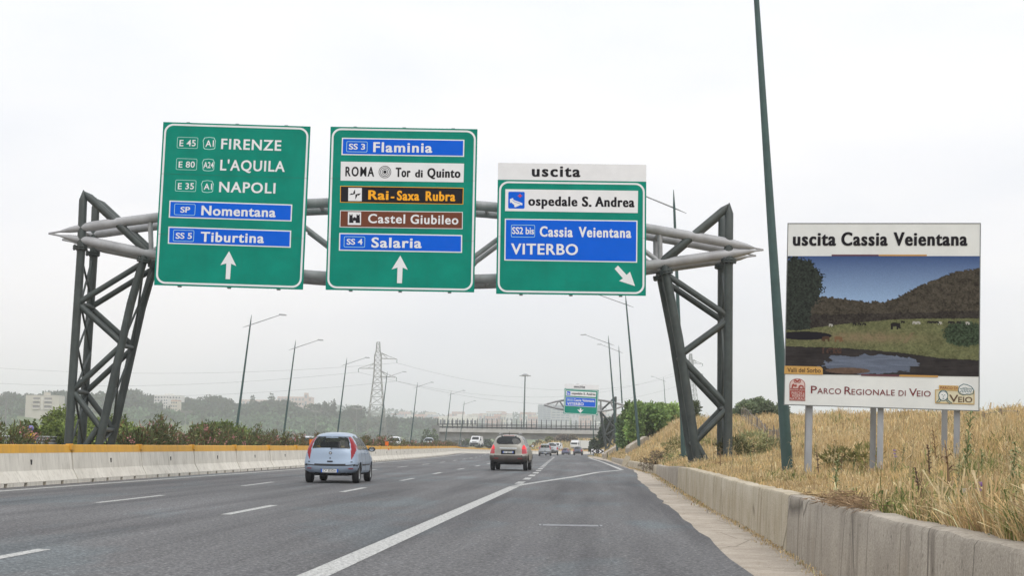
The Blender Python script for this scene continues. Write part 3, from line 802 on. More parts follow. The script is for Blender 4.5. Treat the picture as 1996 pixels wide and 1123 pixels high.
    for P in ([(156, 490), (157, 592), (152, 680), (145, 763), (137, 870)], [(281, 510), (237, 673), (197, 838), (190, 875)], [(1420, 515), (1418, 621), (1418, 795), (1418, 890)], [(1297, 530), (1331, 696), (1357, 864)]):
        for a, b in zip(P[:-1], P[1:]):
            flat(D(*a, GD), D(*b, GD)+back); flat(D(*a, GD)+back, D(*b, GD))
gantry()
def far_gantry():
    d = 182.0; o = D(1190, 885, d); o.z = 0
    root = empty('sign_gantry', o); inv = Matrix.Translation(-o)
    tag(root, 'small distant cantilever truss gantry on one lattice leg beside the gore', 'gantry')
    back = _fh*1.3
    def T(name, pts, rad, m, n=8):
        MB().tube([inv @ Vector(p) for p in pts], rad, n).build(name, m, root, smooth=40)
    c = lambda x, y: D(*k3(x, y), d)
    for off in (Vector((0, 0, 0)), back):
        for P in ([(380, 432), (500, 398), (620, 376), (830, 362), (1040, 372), (1200, 398), (1368, 440)], [(380, 432), (500, 466), (615, 490), (830, 515), (1060, 511), (1220, 488), (1368, 440)]):
            T('chord', [p+off for p in cat([c(*p) for p in P], 4)], .11, CHORD)
        for a, b in (((505, 460), (560, 388)), ((570, 390), (640, 490)), ((1068, 380), (1075, 508)), ((1030, 390), (1000, 500)), ((1190, 400), (1230, 480))): T('web_member', [c(*a)+off, c(*b)+off], .07, CHORD)
        for a, b in (((1250, 335), (1237, 1010)), ((1070, 505), (1142, 1020))): T('post', [c(*a)+off, c(*b)+off], .12, STEEL)
        T('top_strut', [c(1250, 338)+off, c(1080, 495)+off], .1, STEEL)
        for a, b in (((1085, 535), (1240, 720)), ((1240, 735), (1110, 810)), ((1115, 810), (1235, 950)), ((1235, 760), (1150, 980)), ((1240, 520), (1115, 790))): T('brace', [c(*a)+off, c(*b)+off], .08, STEEL)
    for p in ((1070, 505), (1245, 400), (1110, 800), (620, 376), (615, 490)): T('spacer_tube', [c(*p), c(*p)+back], .06, STEEL)
far_gantry()

# ------------------------------------------------------------------ park billboard
kb = lambda x, y: (1480+x/2.006, 400+y/2.006)
s = Sign('billboard', (100, 72), (850, 72), (98, 780), 'big billboard on steel posts with a landscape picture, headed uscita Cassia Veientana', 'billboard', None, kb, 26.4, 25.53)
BW = mat('board_white', (.74, .75, .73), .5, var=.08, scale=1.2, spec=.1)
MB().prism([(0, 0), (s.W, 0), (s.W, s.H), (0, s.H)], ID, .035).build('panel', BW, s.root)
MB().ring([(-.012, -.012), (s.W+.012, -.012), (s.W+.012, s.H+.012), (-.012, s.H+.012)], [(.004, .004), (s.W-.004, .004), (s.W-.004, s.H-.004), (.004, s.H-.004)], Matrix.Translation((0, -.004, 0)), .045).build('frame', mat('board_edge', (.20, .21, .21), .5, metal=.5), s.root)
for wd, x0, x1 in (('uscita', 133, 298), ('Cassia', 322, 500), ('Veientana', 526, 812)):
    s.text(wd, x0, x1, (157, 157), 50, BLK, -.006, None, .036, 1.14)
for x0, x1, m in ((283, 467, mat('strip_maroon', (.11, .03, .04), .5)), (468, 655, mat('strip_ochre', (.52, .28, .07), .5))):
    s.poly('colour_strip', s.at((x0, 193), (x1, 193), (x1, 199), (x0, 199))[::-1], m, -.003, .003)
def landscape(s):
    """the printed picture: valley meadow with grazing horses, wooded hill and a pond"""
    nx, nz = 440, 276
    u = np.linspace(0, 1, nx); v = np.linspace(0, 1, nz)
    X, Y = np.meshgrid(u, v)                       # v downward
    rg = np.random.default_rng(5)
    def vn(fx, fy, seed, o=3):
        r = np.random.default_rng(seed); a = 0; amp = 1; tot = 0
        for k in range(o):
            g = r.random((int(fy)+3, int(fx)+3)); xi = X*fx; yi = Y*fy
            x0 = xi.astype(int); y0 = yi.astype(int); fx_ = xi-x0; fy_ = yi-y0
            fx_ = fx_*fx_*(3-2*fx_); fy_ = fy_*fy_*(3-2*fy_)
            q = (g[y0, x0]*(1-fx_)+g[y0, x0+1]*fx_)*(1-fy_)+(g[y0+1, x0]*(1-fx_)+g[y0+1, x0+1]*fx_)*fy_
            a = a+amp*q; tot += amp; amp *= .55; fx *= 2; fy *= 2
        return a/tot
    C = np.zeros((nz, nx, 3))
    def put(mask, col, n=None, k=.5):
        c = np.array(col)
        q = np.broadcast_to(c, C.shape) if n is None else c*(1-k+2*k*n[..., None])
        C[mask] = q[mask]
    skyc = np.array([.028, .065, .20])*(1-Y[..., None])+np.array([.13, .19, .33])*Y[..., None]
    t = np.clip(Y/.38, 0, 1)[..., None]
    C[:] = np.array([.032, .058, .145])*(1-t)+np.array([.19, .27, .40])*t
    f1 = vn(60, 40, 1); f2 = vn(24, 18, 2); f3 = vn(90, 60, 3); f4 = vn(150, 110, 8, 2)
    ridge = np.interp(u, [0, .2, .3, .4, .52, .58, .68, .78, .88, 1], [.33, .345, .36, .385, .385, .35, .26, .19, .13, .10])
    hill = Y > ridge[None]+.035*(f3-.5)+.02*(f4-.5)
    put(hill, (.040, .034, .026), f1*.45+f4*.55, 1.1)
    near = Y > np.interp(u, [0, .2, .5, .75, 1], [.5, .5, .48, .47, .45])[None]+.02*(f1-.5)
    put(hill & near, (.026, .022, .019), f1*.4+f4*.6, 1.1)
    mead = Y > np.interp(u, [0, .1, .3, .55, .7, 1], [.63, .62, .575, .535, .525, .52])[None]+.01*(f3-.5)
    put(mead, (.088, .092, .044), f2*.4+f4*.6, .7)
    C[mead] *= (.8+.4*f3[mead])[:, None]
    sm = np.exp(-(((X-.42)/.24)**2+((Y-.685)/.042)**2))*(.25+1.1*f4*f1*2)*mead; sm = np.clip(sm, 0, .85)[..., None]
    C[:] = C*(1-sm)+np.array([.155, .115, .07])*sm
    bare = np.zeros_like(mead) | (mead & (np.abs(X-.66+(Y-.65)*.5) < .008+.02*(f3-.4)) & (Y > .64) & (Y < .73))
    put(bare, (.12, .095, .055), f1, .4)
    put(mead & (np.exp(-(((X-.1)/.16)**2+((Y-.675)/.04)**2)) > .45), (.010, .009, .012))
    trees = (((X-.04)/.15)**2+((Y-.25)/.24)**2 < 1-.5*(f2-.5)-.7*(f4-.5)) | ((X < .13+.03*(f1-.5)) & (Y > .3) & (Y < .61+.03*f1))
    put(trees, (.018, .022, .018), f1*.3+f4*.7, 1.2)
    bush = ((X-.93)/.115)**2+((Y-.65)/.105)**2 < 1+.4*(f1-.5)+.7*(f4-.5)
    put(bush, (.026, .038, .022), f4, 1.1)
    water = Y > np.interp(u, [0, .3, .45, .6, .8, 1], [.765, .775, .79, .81, .85, .865])[None]+.01*(f1-.5)
    put(water, (.022, .019, .019), f2*.5+vn(12, 90, 12)*.5, .7)
    refl = water & (np.exp(-(((X-.45)/.26)**2+((Y-.91)/.085)**2)) > .42+.35*(f2-.5)+.25*(vn(20, 70, 15)-.5))
    put(refl, (.085, .10, .135), vn(10, 80, 14), .35)
    mud = water & (np.exp(-(((X-.33)/.14)**2+((Y-.965)/.03)**2)) > .5)
    put(mud, (.085, .055, .04), f1, .3)
    def horse(cx, cy, L, col, flip=1):
        q = lambda x, y, rx, ry: ((X-cx-x*L*flip)/(rx*L))**2+((Y-cy-y*L*1.6)/(ry*L*1.6))**2 < 1
        m = q(0, 0, .45, .22) | q(.48, .12, .13, .28) | q(.58, .36, .12, .10)
        for lx in (-.34, -.24, .24, .34): m |= (np.abs(X-cx-lx*L*flip) < .06*L) & (Y > cy) & (Y < cy+.52*L*1.6)
        put(m, col)
    horse(.57, .575, .048, (.012, .010, .011), 1)
    horse(.215, .69, .038, (.05, .028, .018), -1); horse(.275, .692, .042, (.115, .065, .035), 1)
    put((np.abs(X-.245) < .05) & (np.abs(Y-.80) < .025) & (f3 > .45), (.05, .028, .022))
    for x in (.235, .67, .69, .80, .94): horse(x, .555+(x < .3)*.025, .02, (.26, .25, .23))
    for x in (.36, .385, .41, .61, .745, .765, .785, .85, .865, .895): horse(x, .55+(x < .45)*.02, .02, (.014, .013, .013))
    C *= 1.5*(.88+.24*rg.random((nz, nx, 1)))
    co = s.at((100, 199), (850, 199), (857, 671), (98, 661))
    P = np.zeros((nz, nx, 3))
    P[..., 2] = (co[0][1]*(1-X)+co[1][1]*X)*(1-Y)+(co[3][1]*(1-X)+co[2][1]*X)*Y
    P[..., 0] = .004+(s.W-.008)*X
    P[..., 1] = -.004
    i = np.arange(nz-1)[:, None]*nx+np.arange(nx-1)[None]
    Q = np.stack([i, i+nx, i+nx+1, i+1], -1).reshape(-1, 4)
    np_mesh('printed_picture', P.reshape(-1, 3), Q, mat_attr('print', .6, spec=.12), tint=C.reshape(-1, 3), parent=s.root)
landscape(s)
cap = s.poly('caption_tab', s.at((99, 629), (240, 632), (248, 640), (249, 664), (98, 660))[::-1], mat('strip_tan', (.55, .31, .08), .5), -.006, .003)
s.text('Valli del Sorbo', 110, 240, (653, 656), 17, BLK, -.011, cap, .006)
for x0, x1, yo, m in ((398, 547, 661, MATS['strip_maroon']), (548, 699, 664, MATS['strip_ochre'])):
    s.poly('colour_strip', s.at((x0, yo), (x1, yo+3), (x1, yo+10), (x0, yo+7))[::-1], m, -.006, .003)
MAR = mat('letter_maroon', (.17, .012, .018), .5)
kp = lambda x, y: (1500+x/4.318, 700+y/4.318)
cb = s.c; s.c = kp
for t_, x0, x1, b0, b1, cp in (('P', 348, 398, 289, 291, 62), ('ARCO', 402, 602, 292, 297, 46), ('R', 630, 688, 298, 300, 64), ('EGIONALE', 690, 1054, 301, 309, 47), ('DI', 1086, 1146, 311, 312, 46), ('V', 1174, 1240, 313, 315, 64), ('EIO', 1240, 1356, 315, 318, 47)):
    s.text(t_, x0, x1, (b0, b1), cp, MAR, -.006, None, .004, 1.05)
# left emblem: red arch with owl face and lettering
RD2 = mat('emblem_red', (.33, .055, .04), .5); PNK = mat('emblem_pale', (.66, .50, .46), .5)
arch = [(168, 350), (168, 215)]+[(234-66*math.cos(k*PI/12), 215-50*math.sin(k*PI/12)) for k in range(1, 12)]+[(300, 215), (300, 354)]
em = s.poly('emblem', s.at(*arch), RD2, -.003, .003)
def circ(x, y, r, n=14, ry=None): return [(x+r*math.cos(2*PI*k/n), y+(ry or r)*math.sin(2*PI*k/n)) for k in range(n)]
arch2 = [(174, 246), (174, 215)]+[(234-60*math.cos(k*PI/12), 215-45*math.sin(k*PI/12)) for k in range(1, 12)]+[(294, 215), (294, 248)]
s.poly('emblem_field', s.at(*arch2), PNK, -.008, .002, em)
for x in (219, 250):
    s.ringp('owl_eye', s.at(*circ(x, 188, 15)), s.at(*circ(x, 188, 9)), RD2, -.012, .002, em)
    s.poly('owl_pupil', s.at(*circ(x, 188, 4, 8)), RD2, -.012, .002, em)
s.poly('owl_brow', s.at((234, 200), (205, 172), (212, 168), (234, 184), (256, 168), (263, 172)), RD2, -.0125, .002, em)
for pts in ([(185, 246), (190, 216), (205, 208), (212, 220), (226, 212), (232, 232), (215, 238), (205, 226), (196, 246)], [(240, 246), (248, 226), (262, 218), (285, 226), (290, 246), (278, 246), (276, 234), (262, 232), (256, 246)]):
    s.poly('landscape_mark', s.at(*pts), RD2, -.012, .002, em)
for t_, x0, x1, b0, cp in (('REGIONE LAZIO', 172, 296, 266, 12), ('PARCHI e', 186, 294, 299, 24), ('RISERVE', 192, 296, 320, 19), ('NATURALI', 172, 297, 346, 22)):
    s.text(t_, x0, x1, (b0, b0+2), cp, PNK, -.008, em, .006)
# right emblem: tan boxes, woman's head and hedgehog in outline, VEIO
OCH = mat('emblem_ochre', (.55, .36, .13), .5); SAND = mat('emblem_sand', (.66, .60, .42), .5); TEAL = mat('emblem_teal', (.03, .11, .13), .5)
em = s.poly('emblem', s.at((1395, 258), (1724, 268), (1724, 384), (1395, 372)), SAND, -.003, .003)
s.ringp('emblem_edge', s.at((1394, 257), (1725, 267), (1725, 385), (1394, 373)), s.at((1401, 263), (1718, 273), (1718, 378), (1401, 367)), OCH, -.009, .002, em)
s.poly('emblem_tab', s.at((1426, 221), (1590, 226), (1590, 270), (1426, 265)), OCH, -.0095, .002, em)
s.text('PARCO DI', 1438, 1580, (254, 258), 22, MAR, -.013, em, .004)
def stroke(pts, w, m, closed=False):
    q = s.at(*pts); V = []; n = len(q)
    for k in range(n):
        a = Vector(q[(k+1) % n] if closed or k < n-1 else q[k])-Vector(q[(k-1) % n] if closed or k > 0 else q[k]); a.normalize()
        V += [(q[k][0]-a.y*w, -.013, q[k][1]+a.x*w), (q[k][0]+a.y*w, -.013, q[k][1]-a.x*w)]
    fs = [(2*k, 2*k+1, (2*k+3) % (2*n), (2*k+2) % (2*n)) for k in range(n if closed else n-1)]
    MB().add(V, fs).build('drawn_line', m, em)
s.poly('emblem_face', s.at(*circ(1462, 306, 38, 16, 42)), BW, -.0095, .002, em)
stroke(circ(1462, 308, 38, 18, 44), .006, TEAL, True)
stroke([(1424, 298), (1440, 278), (1462, 272), (1486, 280), (1500, 302)], .005, TEAL)
stroke([(1430, 320), (1424, 345), (1405, 366)], .006, TEAL); stroke([(1440, 340), (1436, 358), (1416, 370)], .005, TEAL)
stroke([(1494, 326), (1502, 350), (1535, 374)], .007, TEAL); stroke([(1486, 342), (1496, 362), (1520, 378)], .005, TEAL)
stroke([(1448, 304), (1458, 302)], .005, TEAL); stroke([(1470, 304), (1480, 306)], .005, TEAL); stroke([(1463, 308), (1461, 322), (1466, 324)], .004, TEAL); stroke([(1455, 334), (1471, 335)], .005, TEAL)
s.poly('emblem_hedgehog', s.at(*circ(1654, 258, 62, 18, 42)), BW, -.0095, .002, em)
stroke([(1592, 280), (1590, 255), (1600, 230), (1630, 212), (1665, 218), (1700, 236), (1718, 262), (1716, 292), (1690, 300), (1660, 296), (1630, 304), (1600, 292)], .006, TEAL, True)
for k in range(9): stroke([(1602+k*12, 262-abs(4-k)*1.5), (1612+k*12, 238+abs(3-k)*3)], .005, TEAL)
for k in range(7): stroke([(1605+k*14, 284), (1616+k*14, 262)], .005, TEAL)
for t_, x0, x1, b0, b1, cp in (('V', 1512, 1588, 362, 364, 60), ('EIO', 1588, 1706, 364, 366, 44)):
    s.text(t_, x0, x1, (b0, b1), cp, mat('letter_brown', (.10, .05, .02), .5), -.013, em, .008)
s.c = cb
# posts: three pairs of galvanised channels behind the panel
GALV = mat('galvanised', (.36, .37, .39), .55, metal=.35, var=.25, scale=3, stretch=(1, 1, .3))
for (cx, two) in ((195, 0), (474, 1), (774, 2)):
    u0 = s.uv(cx, 785)[0]
    for j, yy in ((0, .10), (1, 1.15)):
        mb = MB(); wq = .102; u0 = u0-(0, (.10, .155, .19)[two])[j]
        mb.box((u0, yy, .2), (wq, .012, 3.0+1.9)).box((u0-wq/2+.006, yy+.055, .2), (.012, .098, 4.9)).box((u0+wq/2-.006, yy+.055, .2), (.012, .098, 4.9))
        mb.v = [(x, y, (z-.2)*.735-.2) for x, y, z in mb.v]
        mb.build('post', GALV, s.root)
    MB().tube([(u0+.12, .16, 2.4), (u0, 1.15, .6)], .03, 6).build('stay', GALV, s.root)
for zz in (.35, 1.6, 2.85): MB().box((s.W/2, .065, zz), (s.W-.1, .05, .09)).build('back_rail', GALV, s.root)

# ------------------------------------------------------------------ street lamps (tapered leaning poles with a crossing arm)
POLE = mat('lamp_green_paint', (.040, .082, .078), .45, var=.2, scale=3)
LUM = mat('luminaire_grey', (.33, .34, .35), .5, metal=.3)
def make_lamp():
    root = empty('street_lamp')
    h, ln = 11.5, 1.12
    MB().tube([(0, 0, -.5), (0, 0, 0), (ln*.94, 0, h*.94), (ln, 0, h)], [.125, .12, .052, .012], 14).build('pole', POLE, root, smooth=40)
    MB().tube([(-.03, 0, .02), (.0, 0, .03)], [.2, .2], 12).lathe([(.125, .05), (.2, .05), (.2, 0), (.125, 0)], 16).build('base_plate', POLE, root)
    zc = h*.94-.1; x0 = ln*.93
    MB().tube([(x0-.55, -.1, zc-.2), (x0, -.075, zc), (x0+2.25, -.075, zc+.78)], [.012, .035, .028], 8).build('arm', LUM, root, smooth=40)
    mb = MB(); x1, z1 = x0+2.2, zc+.79
    mb.add([(x1, -.16, z1-.03), (x1+.62, -.20, z1-.02), (x1+.62, .05, z1-.02), (x1, .01, z1-.03), (x1+.04, -.13, z1+.09), (x1+.5, -.15, z1+.06), (x1+.5, 0, z1+.06), (x1+.04, -.02, z1+.09)],
           [(3, 2, 1, 0), (4, 5, 6, 7), (0, 1, 5, 4), (1, 2, 6, 5), (2, 3, 7, 6), (3, 0, 4, 7)])
    lu = mb.build('luminaire', LUM, root)
    MB().box((x1+.34, -.075, z1-.032), (.42, .18, .02)).build('lens', mat('lamp_lens', (.55, .56, .56), .2), lu)
    return root
LAMP0 = make_lamp(); used = [False]
def lamp(px, dist, base_z, side, label, extra=0.0, py=None, sc=1.0):
    """side +1: arm points to +X (lamps on the far side of the other carriageway)"""
    o = LAMP0 if not used[0] else copy_tree(LAMP0); used[0] = True
    p = D(px, py or 870, dist)
    o.location = (p.x, p.y, base_z if base_z is not None else float(zland(p.x, p.y)))
    o.rotation_euler = (0, extra, 0 if side > 0 else PI); o.scale = (sc, sc, sc)
    return tag(o, label, 'street lamp', 'leaning green street lamps along the motorway')
ordn = ['first and nearest', 'second', 'third', 'fourth', 'fifth', 'sixth', 'seventh']
for k, (px, d) in enumerate(((453, 113), (547.5, 143), (653, 174), (736, 209), (798, 246), (866, 284), (894, 338))):
    z = float(zopp(D(px, 870, d).y))
    lamp(px, d, z-.9, 1, f'{ordn[k]} lamp of the row beyond the oleanders, arm reaching right' if k else 'lamp nearest the FIRENZE sign in the row beyond the oleanders')
lamp(1536, 30.5, .60, -1, 'thick leaning lamp post beside the billboard, its top out of the picture', -.035)
lamp(1333, 64, .84, -1, 'lamp post rising just behind the slanted leg of the near gantry', -.055)
lamp(1246.5, 110, None, -1, 'lamp post in front of the green bushes, its head hidden by the uscita sign', 0)
lamp(1204, 145, None, -1, 'lamp post directly in front of the distant gantry leg', -.01)
lamp(1216.5, 186, None, -1, 'slim lamp post just behind the distant gantry leg', -.03)
lamp(1158, 246, None, -1, 'far lamp post whose arm shows above the small distant uscita sign', -.06)
lamp(1300, 272, 4.2, -1, 'lamp on the slip road with only its arm and tip above the bushes', -.03, sc=.86)

# high mast beyond the bridge
p = D(1021, 818, 520)
root = empty('high_mast_light', (p.x, p.y, 5)); tag(root, 'tall straight floodlight mast with a crown of lamps behind the overpass', 'mast light')
top = D(1022, 731, 520).z-5
MB().tube([(0, 0, 0), (.25, 0, top)], [.34, .2], 10).build('pole', POLE, root, smooth=40)
MB().lathe([(.3, top-.4), (1.2, top-.2), (1.2, top), (.3, top+.5)], 14, c=(.25, 0, 0)).build('crown_ring', LUM, root)
for k in range(6):
    a = k*PI/3; MB().box((.25+1.6*math.cos(a), 1.6*math.sin(a), top-.35), (.75, .6, .3)).build('floodlight', LUM, root)

# thin poles and masts in the valley
def thin_pole(name, px, py0, py1, dist, label, cat_, cross=True, r=.1):
    a, b = D(px, py1, dist), D(px, py0, dist); root = empty(name, a); tag(root, label, cat_)
    MB().tube([(0, 0, -6), (b.x-a.x, b.y-a.y, b.z-a.z)], [r, r*.6], 8).build('pole', LUM, root)
    if cross:
        mb = MB(); mb.box((0, 0, b.z-a.z-.3), (2.2, .25, .25)).box((-1, 0, b.z-a.z-.1), (.5, .4, .3)).box((1, 0, b.z-a.z-.1), (.5, .4, .3)); mb.build('lamp_head', LUM, root)
thin_pole('lamp_mast', 362, 801, 840, 320, 'thin twin headed mast in the valley above the oleanders near the gantry', 'mast')
thin_pole('lamp_mast', 616, 800, 848, 330, 'thin twin headed mast in the valley behind the light blue car', 'mast')
thin_pole('lamp_mast', 695, 795, 845, 360, 'thin mast in the valley just before the lattice pylon', 'mast', r=.09)
thin_pole('steel_pole', 12.5, 781, 845, 90, 'short plain dark pole standing in the bushes at the picture edge', 'pole', False, .06)

# ------------------------------------------------------------------ lattice pylons and their cables
PYL = mat('pylon_steel', (.25, .26, .25), .6, metal=.3)
def pylon(px, ptop, pbase, dist, label, w0=3.6, w1=.55, rot=.25):
    b, t = D(px, pbase, dist), D(px, ptop, dist); H = t.z-b.z+4
    root = empty('lattice_pylon', (b.x, b.y, b.z-4), rot); tag(root, label, 'pylon')
    def wid(z):
        f = z/H
        return w0+(1.35-w0)*min(f/.68, 1) if f < .68 else 1.35+(w1-1.35)*(f-.68)/.32 if f > .88 else 1.35-.15*(f-.68)/.2
    th = .11*dist/600
    zs = [H*f for f in (0, .1, .2, .29, .38, .46, .53, .6, .66, .72, .77, .82, .87, .91, .95, 1)]
    for sx in (-1, 1):
        for sy in (-1, 1):
            MB().tube([(sx*wid(z), sy*wid(z), z) for z in zs], th*1.1, 4).build('leg', PYL, root)
    mb = MB()
    for a, c in zip(zs[:-1], zs[1:]):
        wa, wc = wid(a), wid(c)
        for sgn in (-1, 1):
            mb.tube([(-wa, sgn*wa, a), (wc, sgn*wc, c)], th*.6, 3); mb.tube([(wa, sgn*wa, a), (-wc, sgn*wc, c)], th*.6, 3)
            mb.tube([(sgn*wa, -wa, a), (sgn*wc, wc, c)], th*.6, 3); mb.tube([(sgn*wa, wa, a), (sgn*wc, -wc, c)], th*.6, 3)
            mb.tube([(-wc, sgn*wc, c), (wc, sgn*wc, c)], th*.6, 3)
    mb.build('lattice', PYL, root)
    ends = []
    for f, sx in ((.84, 1), (.74, -1), (.66, 1)):
        z = H*f; L = 7.2*sx; w = wid(z)
        mb = MB()
        for sgn in (-1, 1):
            mb.tube([(sx*w, sgn*w, z), (L, 0, z-.2)], th*.9, 4); mb.tube([(sx*w, sgn*w, z+2.0), (L*.55, 0, z+.9), (L, 0, z-.2)], th*.8, 4)
            mb.tube([(sx*w, sgn*w, z+2), (L*.5, sgn*w*.4, z)], th*.6, 3)
        mb.build('cross_arm', PYL, root)
        MB().tube([(L, 0, z-.2), (L, 0, z-1.6)], th*1.3, 6).build('insulator', mat('insulator_glass', (.2, .26, .25), .3), root)
        ends.append(Matrix.Translation(root.location) @ Matrix.Rotation(rot, 4, 'Z') @ Vector((L, 0, z-1.6)))
    ends.append(Vector((b.x, b.y, b.z-4+H)))
    return ends
e1 = pylon(733, 667, 845, 560, 'grey lattice pylon with three arms above the oleanders', w0=3.9)
e2 = pylon(1346, 690, 790, 860, 'hazy lattice pylon seen between the legs of the near gantry', w0=4.2)
pylon(1168, 790, 815, 1500, 'tiny hazy lattice pylon on the skyline', w0=4)
CAB = mat('cable_grey', (.22, .22, .23), .6)
def cable(a, b, sag, label, r):
    pts = [a.lerp(b, k/30)-Vector((0, 0, sag*4*(k/30)*(1-k/30))) for k in range(31)]
    tag(MB().tube(pts, r, 4, False).build('power_cable', CAB), label, 'cable', 'power cables crossing the sky')
lf = [D(-500, 655, 640), D(-500, 690, 640), D(-500, 716, 640), D(-500, 560, 640)]
pos = ['topmost', 'middle', 'lowest']
for k in range(3):
    cable(lf[k], e1[k], 9, f'{pos[k]} cable running from the lattice pylon across the sky behind the near gantry legs', .035)
    cable(e1[k], e2[k], 12, f'{pos[k]} cable strung between the two lattice pylons above the overpass', .04)

# ------------------------------------------------------------------ concrete median barrier, block by block
CONC = mat('barrier_concrete', (.74, .70, .625), .88, var=.22, scale=1.6, stretch=(1, 1, .5), bump=.2, streak=.8, streak_col=(.36, .325, .27), spec=.15, col2=(.58, .545, .48), rand=True)
BYEL = mat('barrier_yellow', (.72, .37, .022), .6, var=.2, scale=2.2, stretch=(1, 1, .3), streak=.8, streak_col=(.42, .24, .07), col2=(.60, .31, .03), rand=True)
DARK = mat('recess_shade', (.03, .028, .025), .9)
def make_block(L=5.91):
    root = empty('barrier_block')
    prof = [(.31, .085), (.31, .10), (.165, .36), (.108, .79)]
    def loft(p, name, m, par, y0=-L/2, y1=L/2):
        q = p+[(-x, z) for x, z in p[::-1]]; n = len(q)
        mb = MB(); ys_ = [y0, y0+.015, y1-.015, y1]; sc = [.96, 1, 1, .96]
        vs = [(x*k, y, z) for y, k in zip(ys_, sc) for x, z in q]
        fs = [(a*n+i, a*n+(i+1) % n, (a+1)*n+(i+1) % n, (a+1)*n+i) for a in range(3) for i in range(n)]+[tuple(range(n)), tuple(3*n+i for i in range(n))[::-1]]
        return mb.add(vs, fs).build(name, m, par)
    body = loft(prof, 'body', CONC, root)
    mb = MB()
    for k in range(5):
        w = (L-4*.2)/5; mb.box((0, -L/2+w/2+k*(w+.2), .04), (.615, w, .094))
    mb.build('foot', CONC, body)
    loft([(.1085, .791), (.083, .985), (.065, 1.0)], 'yellow_band', BYEL, root)
    sl = MB().box((.137, .1, .565), (.02, .085, .125)).build('lifting_slot_shade', DARK, body)  # raised dark block, paints the shade inside the lifting hole
    cl = MB(); cl.box((.09, L/2+.04, .93), (.10, .30, .13)).box((.03, L/2+.04, 1.0), (.12, .24, .05)); cl.build('joint_clamp', BYEL, root)
    return root
BLK0 = make_block(); first = [True]
yj = D(149, 900, 39.7)
y = yj.y-6*7-3; n = 0
while y < 430:
    s_ = float(bend(y+.5)-bend(y-.5)); px_d = y
    o = BLK0 if first[0] else copy_tree(BLK0); first[0] = False
    rg = random.Random(int(y*7))
    o.location = (float(bend(y))-14.06+rg.uniform(-.012, .012), y, float(zroad(y))+.002); o.rotation_euler = (0, 0, -math.atan(s_)+rg.uniform(-.002, .002))
    tag(o, 'yellow topped concrete barrier block in the median row', 'barrier block', 'median barrier blocks')
    o['lab_n'] = n; n += 1
    y += 6*math.cos(math.atan(s_))
# single out the nearest ones
blocks = sorted([o for o in COL.objects if o.name.startswith('barrier_block')], key=lambda o: o.location.y)
vis = [o for o in blocks if o.location.y > 30]
desc = ['yellow topped concrete barrier block at the picture edge in front of the rider', 'yellow topped barrier block right below the dark gantry legs', 'yellow topped barrier block just past the gantry legs, first one before the oleanders',
        'fourth yellow topped barrier block, fully in front of the oleanders', 'fifth yellow topped barrier block counted from the picture edge', 'sixth yellow topped barrier block, under the second row lamp', 'seventh yellow topped barrier block, carrying the orange reflector beside the blue car']
for o, d_ in zip(vis, desc): o['label'] = d_
for o in vis[len(desc):]: o['label'] = 'concrete barrier block in the far part of the yellow topped row'
for o in blocks: del o['lab_n']
# orange reflectors clipped on the barrier
ORG = mat('reflector_orange', (.75, .16, .015), .35)
for px, py, d, lb in ((586, 866, 74, 'orange reflector on the barrier, on the near side of the blue car'), (713, 866, 104, 'orange reflector on the barrier seen over the mirror of the blue car')):
    p = D(px, py, d); yb = p.y; x = float(bend(yb))-14.06
    root = empty('reflector', (x, yb, 1.0)); tag(root, lb, 'reflector', 'orange reflectors on the barrier')
    MB().box((0, 0, .19), (.24, .05, .26)).build('lens', ORG, root); MB().box((.05, 0, -.06), (.05, .09, .26)).box((.12, 0, -.20), (.10, .2, .10)).build('bracket', ORG, root)

# guardrail on the far side of the other carriageway
def guardrail(y0, y1, label):
    root = empty('guardrail', (-27.9, y0, float(zopp(y0)))); tag(root, label, 'guardrail')
    gm = mat('guardrail_zinc', (.36, .36, .36), .5, metal=.3, var=.2, scale=1)
    prof = [(0, .56), (.03, .60), (.085, .64), (.03, .69), (0, .73), (.03, .77), (.085, .82), (.03, .86), (0, .90), (.03, .94), (.085, .98), (.02, 1.02)]
    ys_ = np.arange(0, y1-y0+.1, 4.0); n_ = len(prof); V = []; fs = []
    for yy in ys_:
        for x, z in prof: V.append((float(bend(y0+yy))+x, yy, z+.22+float(zopp(y0+yy)-zopp(y0))))
    for a in range(len(ys_)-1):
        for b in range(n_-1): fs.append((a*n_+b, a*n_+b+1, (a+1)*n_+b+1, (a+1)*n_+b))
    MB().add(V, fs).build('rail', gm, root)
    for yy in ys_[::1]:
        MB().box((float(bend(y0+yy))-.08, yy, .5+float(zopp(y0+yy)-zopp(y0))), (.1, .08, 1.45)).build('post', gm, root)
guardrail(48, 200, 'long galvanised guardrail seen behind the gantry legs across the other carriageway')

# ------------------------------------------------------------------ overpass
BD = 450.0
bconc = mat('bridge_concrete', (.20, .205, .20), .85, var=.25, scale=.3, streak=.45, streak_col=(.2, .2, .19)); bedge = mat('bridge_edge_beam', (.42, .42, .41), .8, var=.2, scale=.4, streak=.4, streak_col=(.3, .3, .28)); brail = mat('bridge_rail', (.022, .025, .026), .55)
A = D(853, 850, BD); B = D(1180, 850, BD); Lb = (B-A).length; zd = D(1000, 841, BD).z
root = empty('overpass', (A.x, A.y, zd)); root.rotation_euler = (0, 0, math.atan2(B.y-A.y, B.x-A.x)); tag(root, 'grey concrete overpass with dark spiked railing crossing the motorway', 'bridge')
MB().box((Lb/2, 5, -.35), (Lb, 10, .62)).build('deck', bconc, root)
MB().box((Lb/2, -.2, .02), (Lb, .5, 1.1)).build('edge_beam', bedge, root)
for yy in (1.0, 3.6, 6.3, 9.0):
    MB().box((Lb/2, yy, -1.55), (Lb-.6, .55, 1.75)).build('girder', bconc, root)
z0 = .57
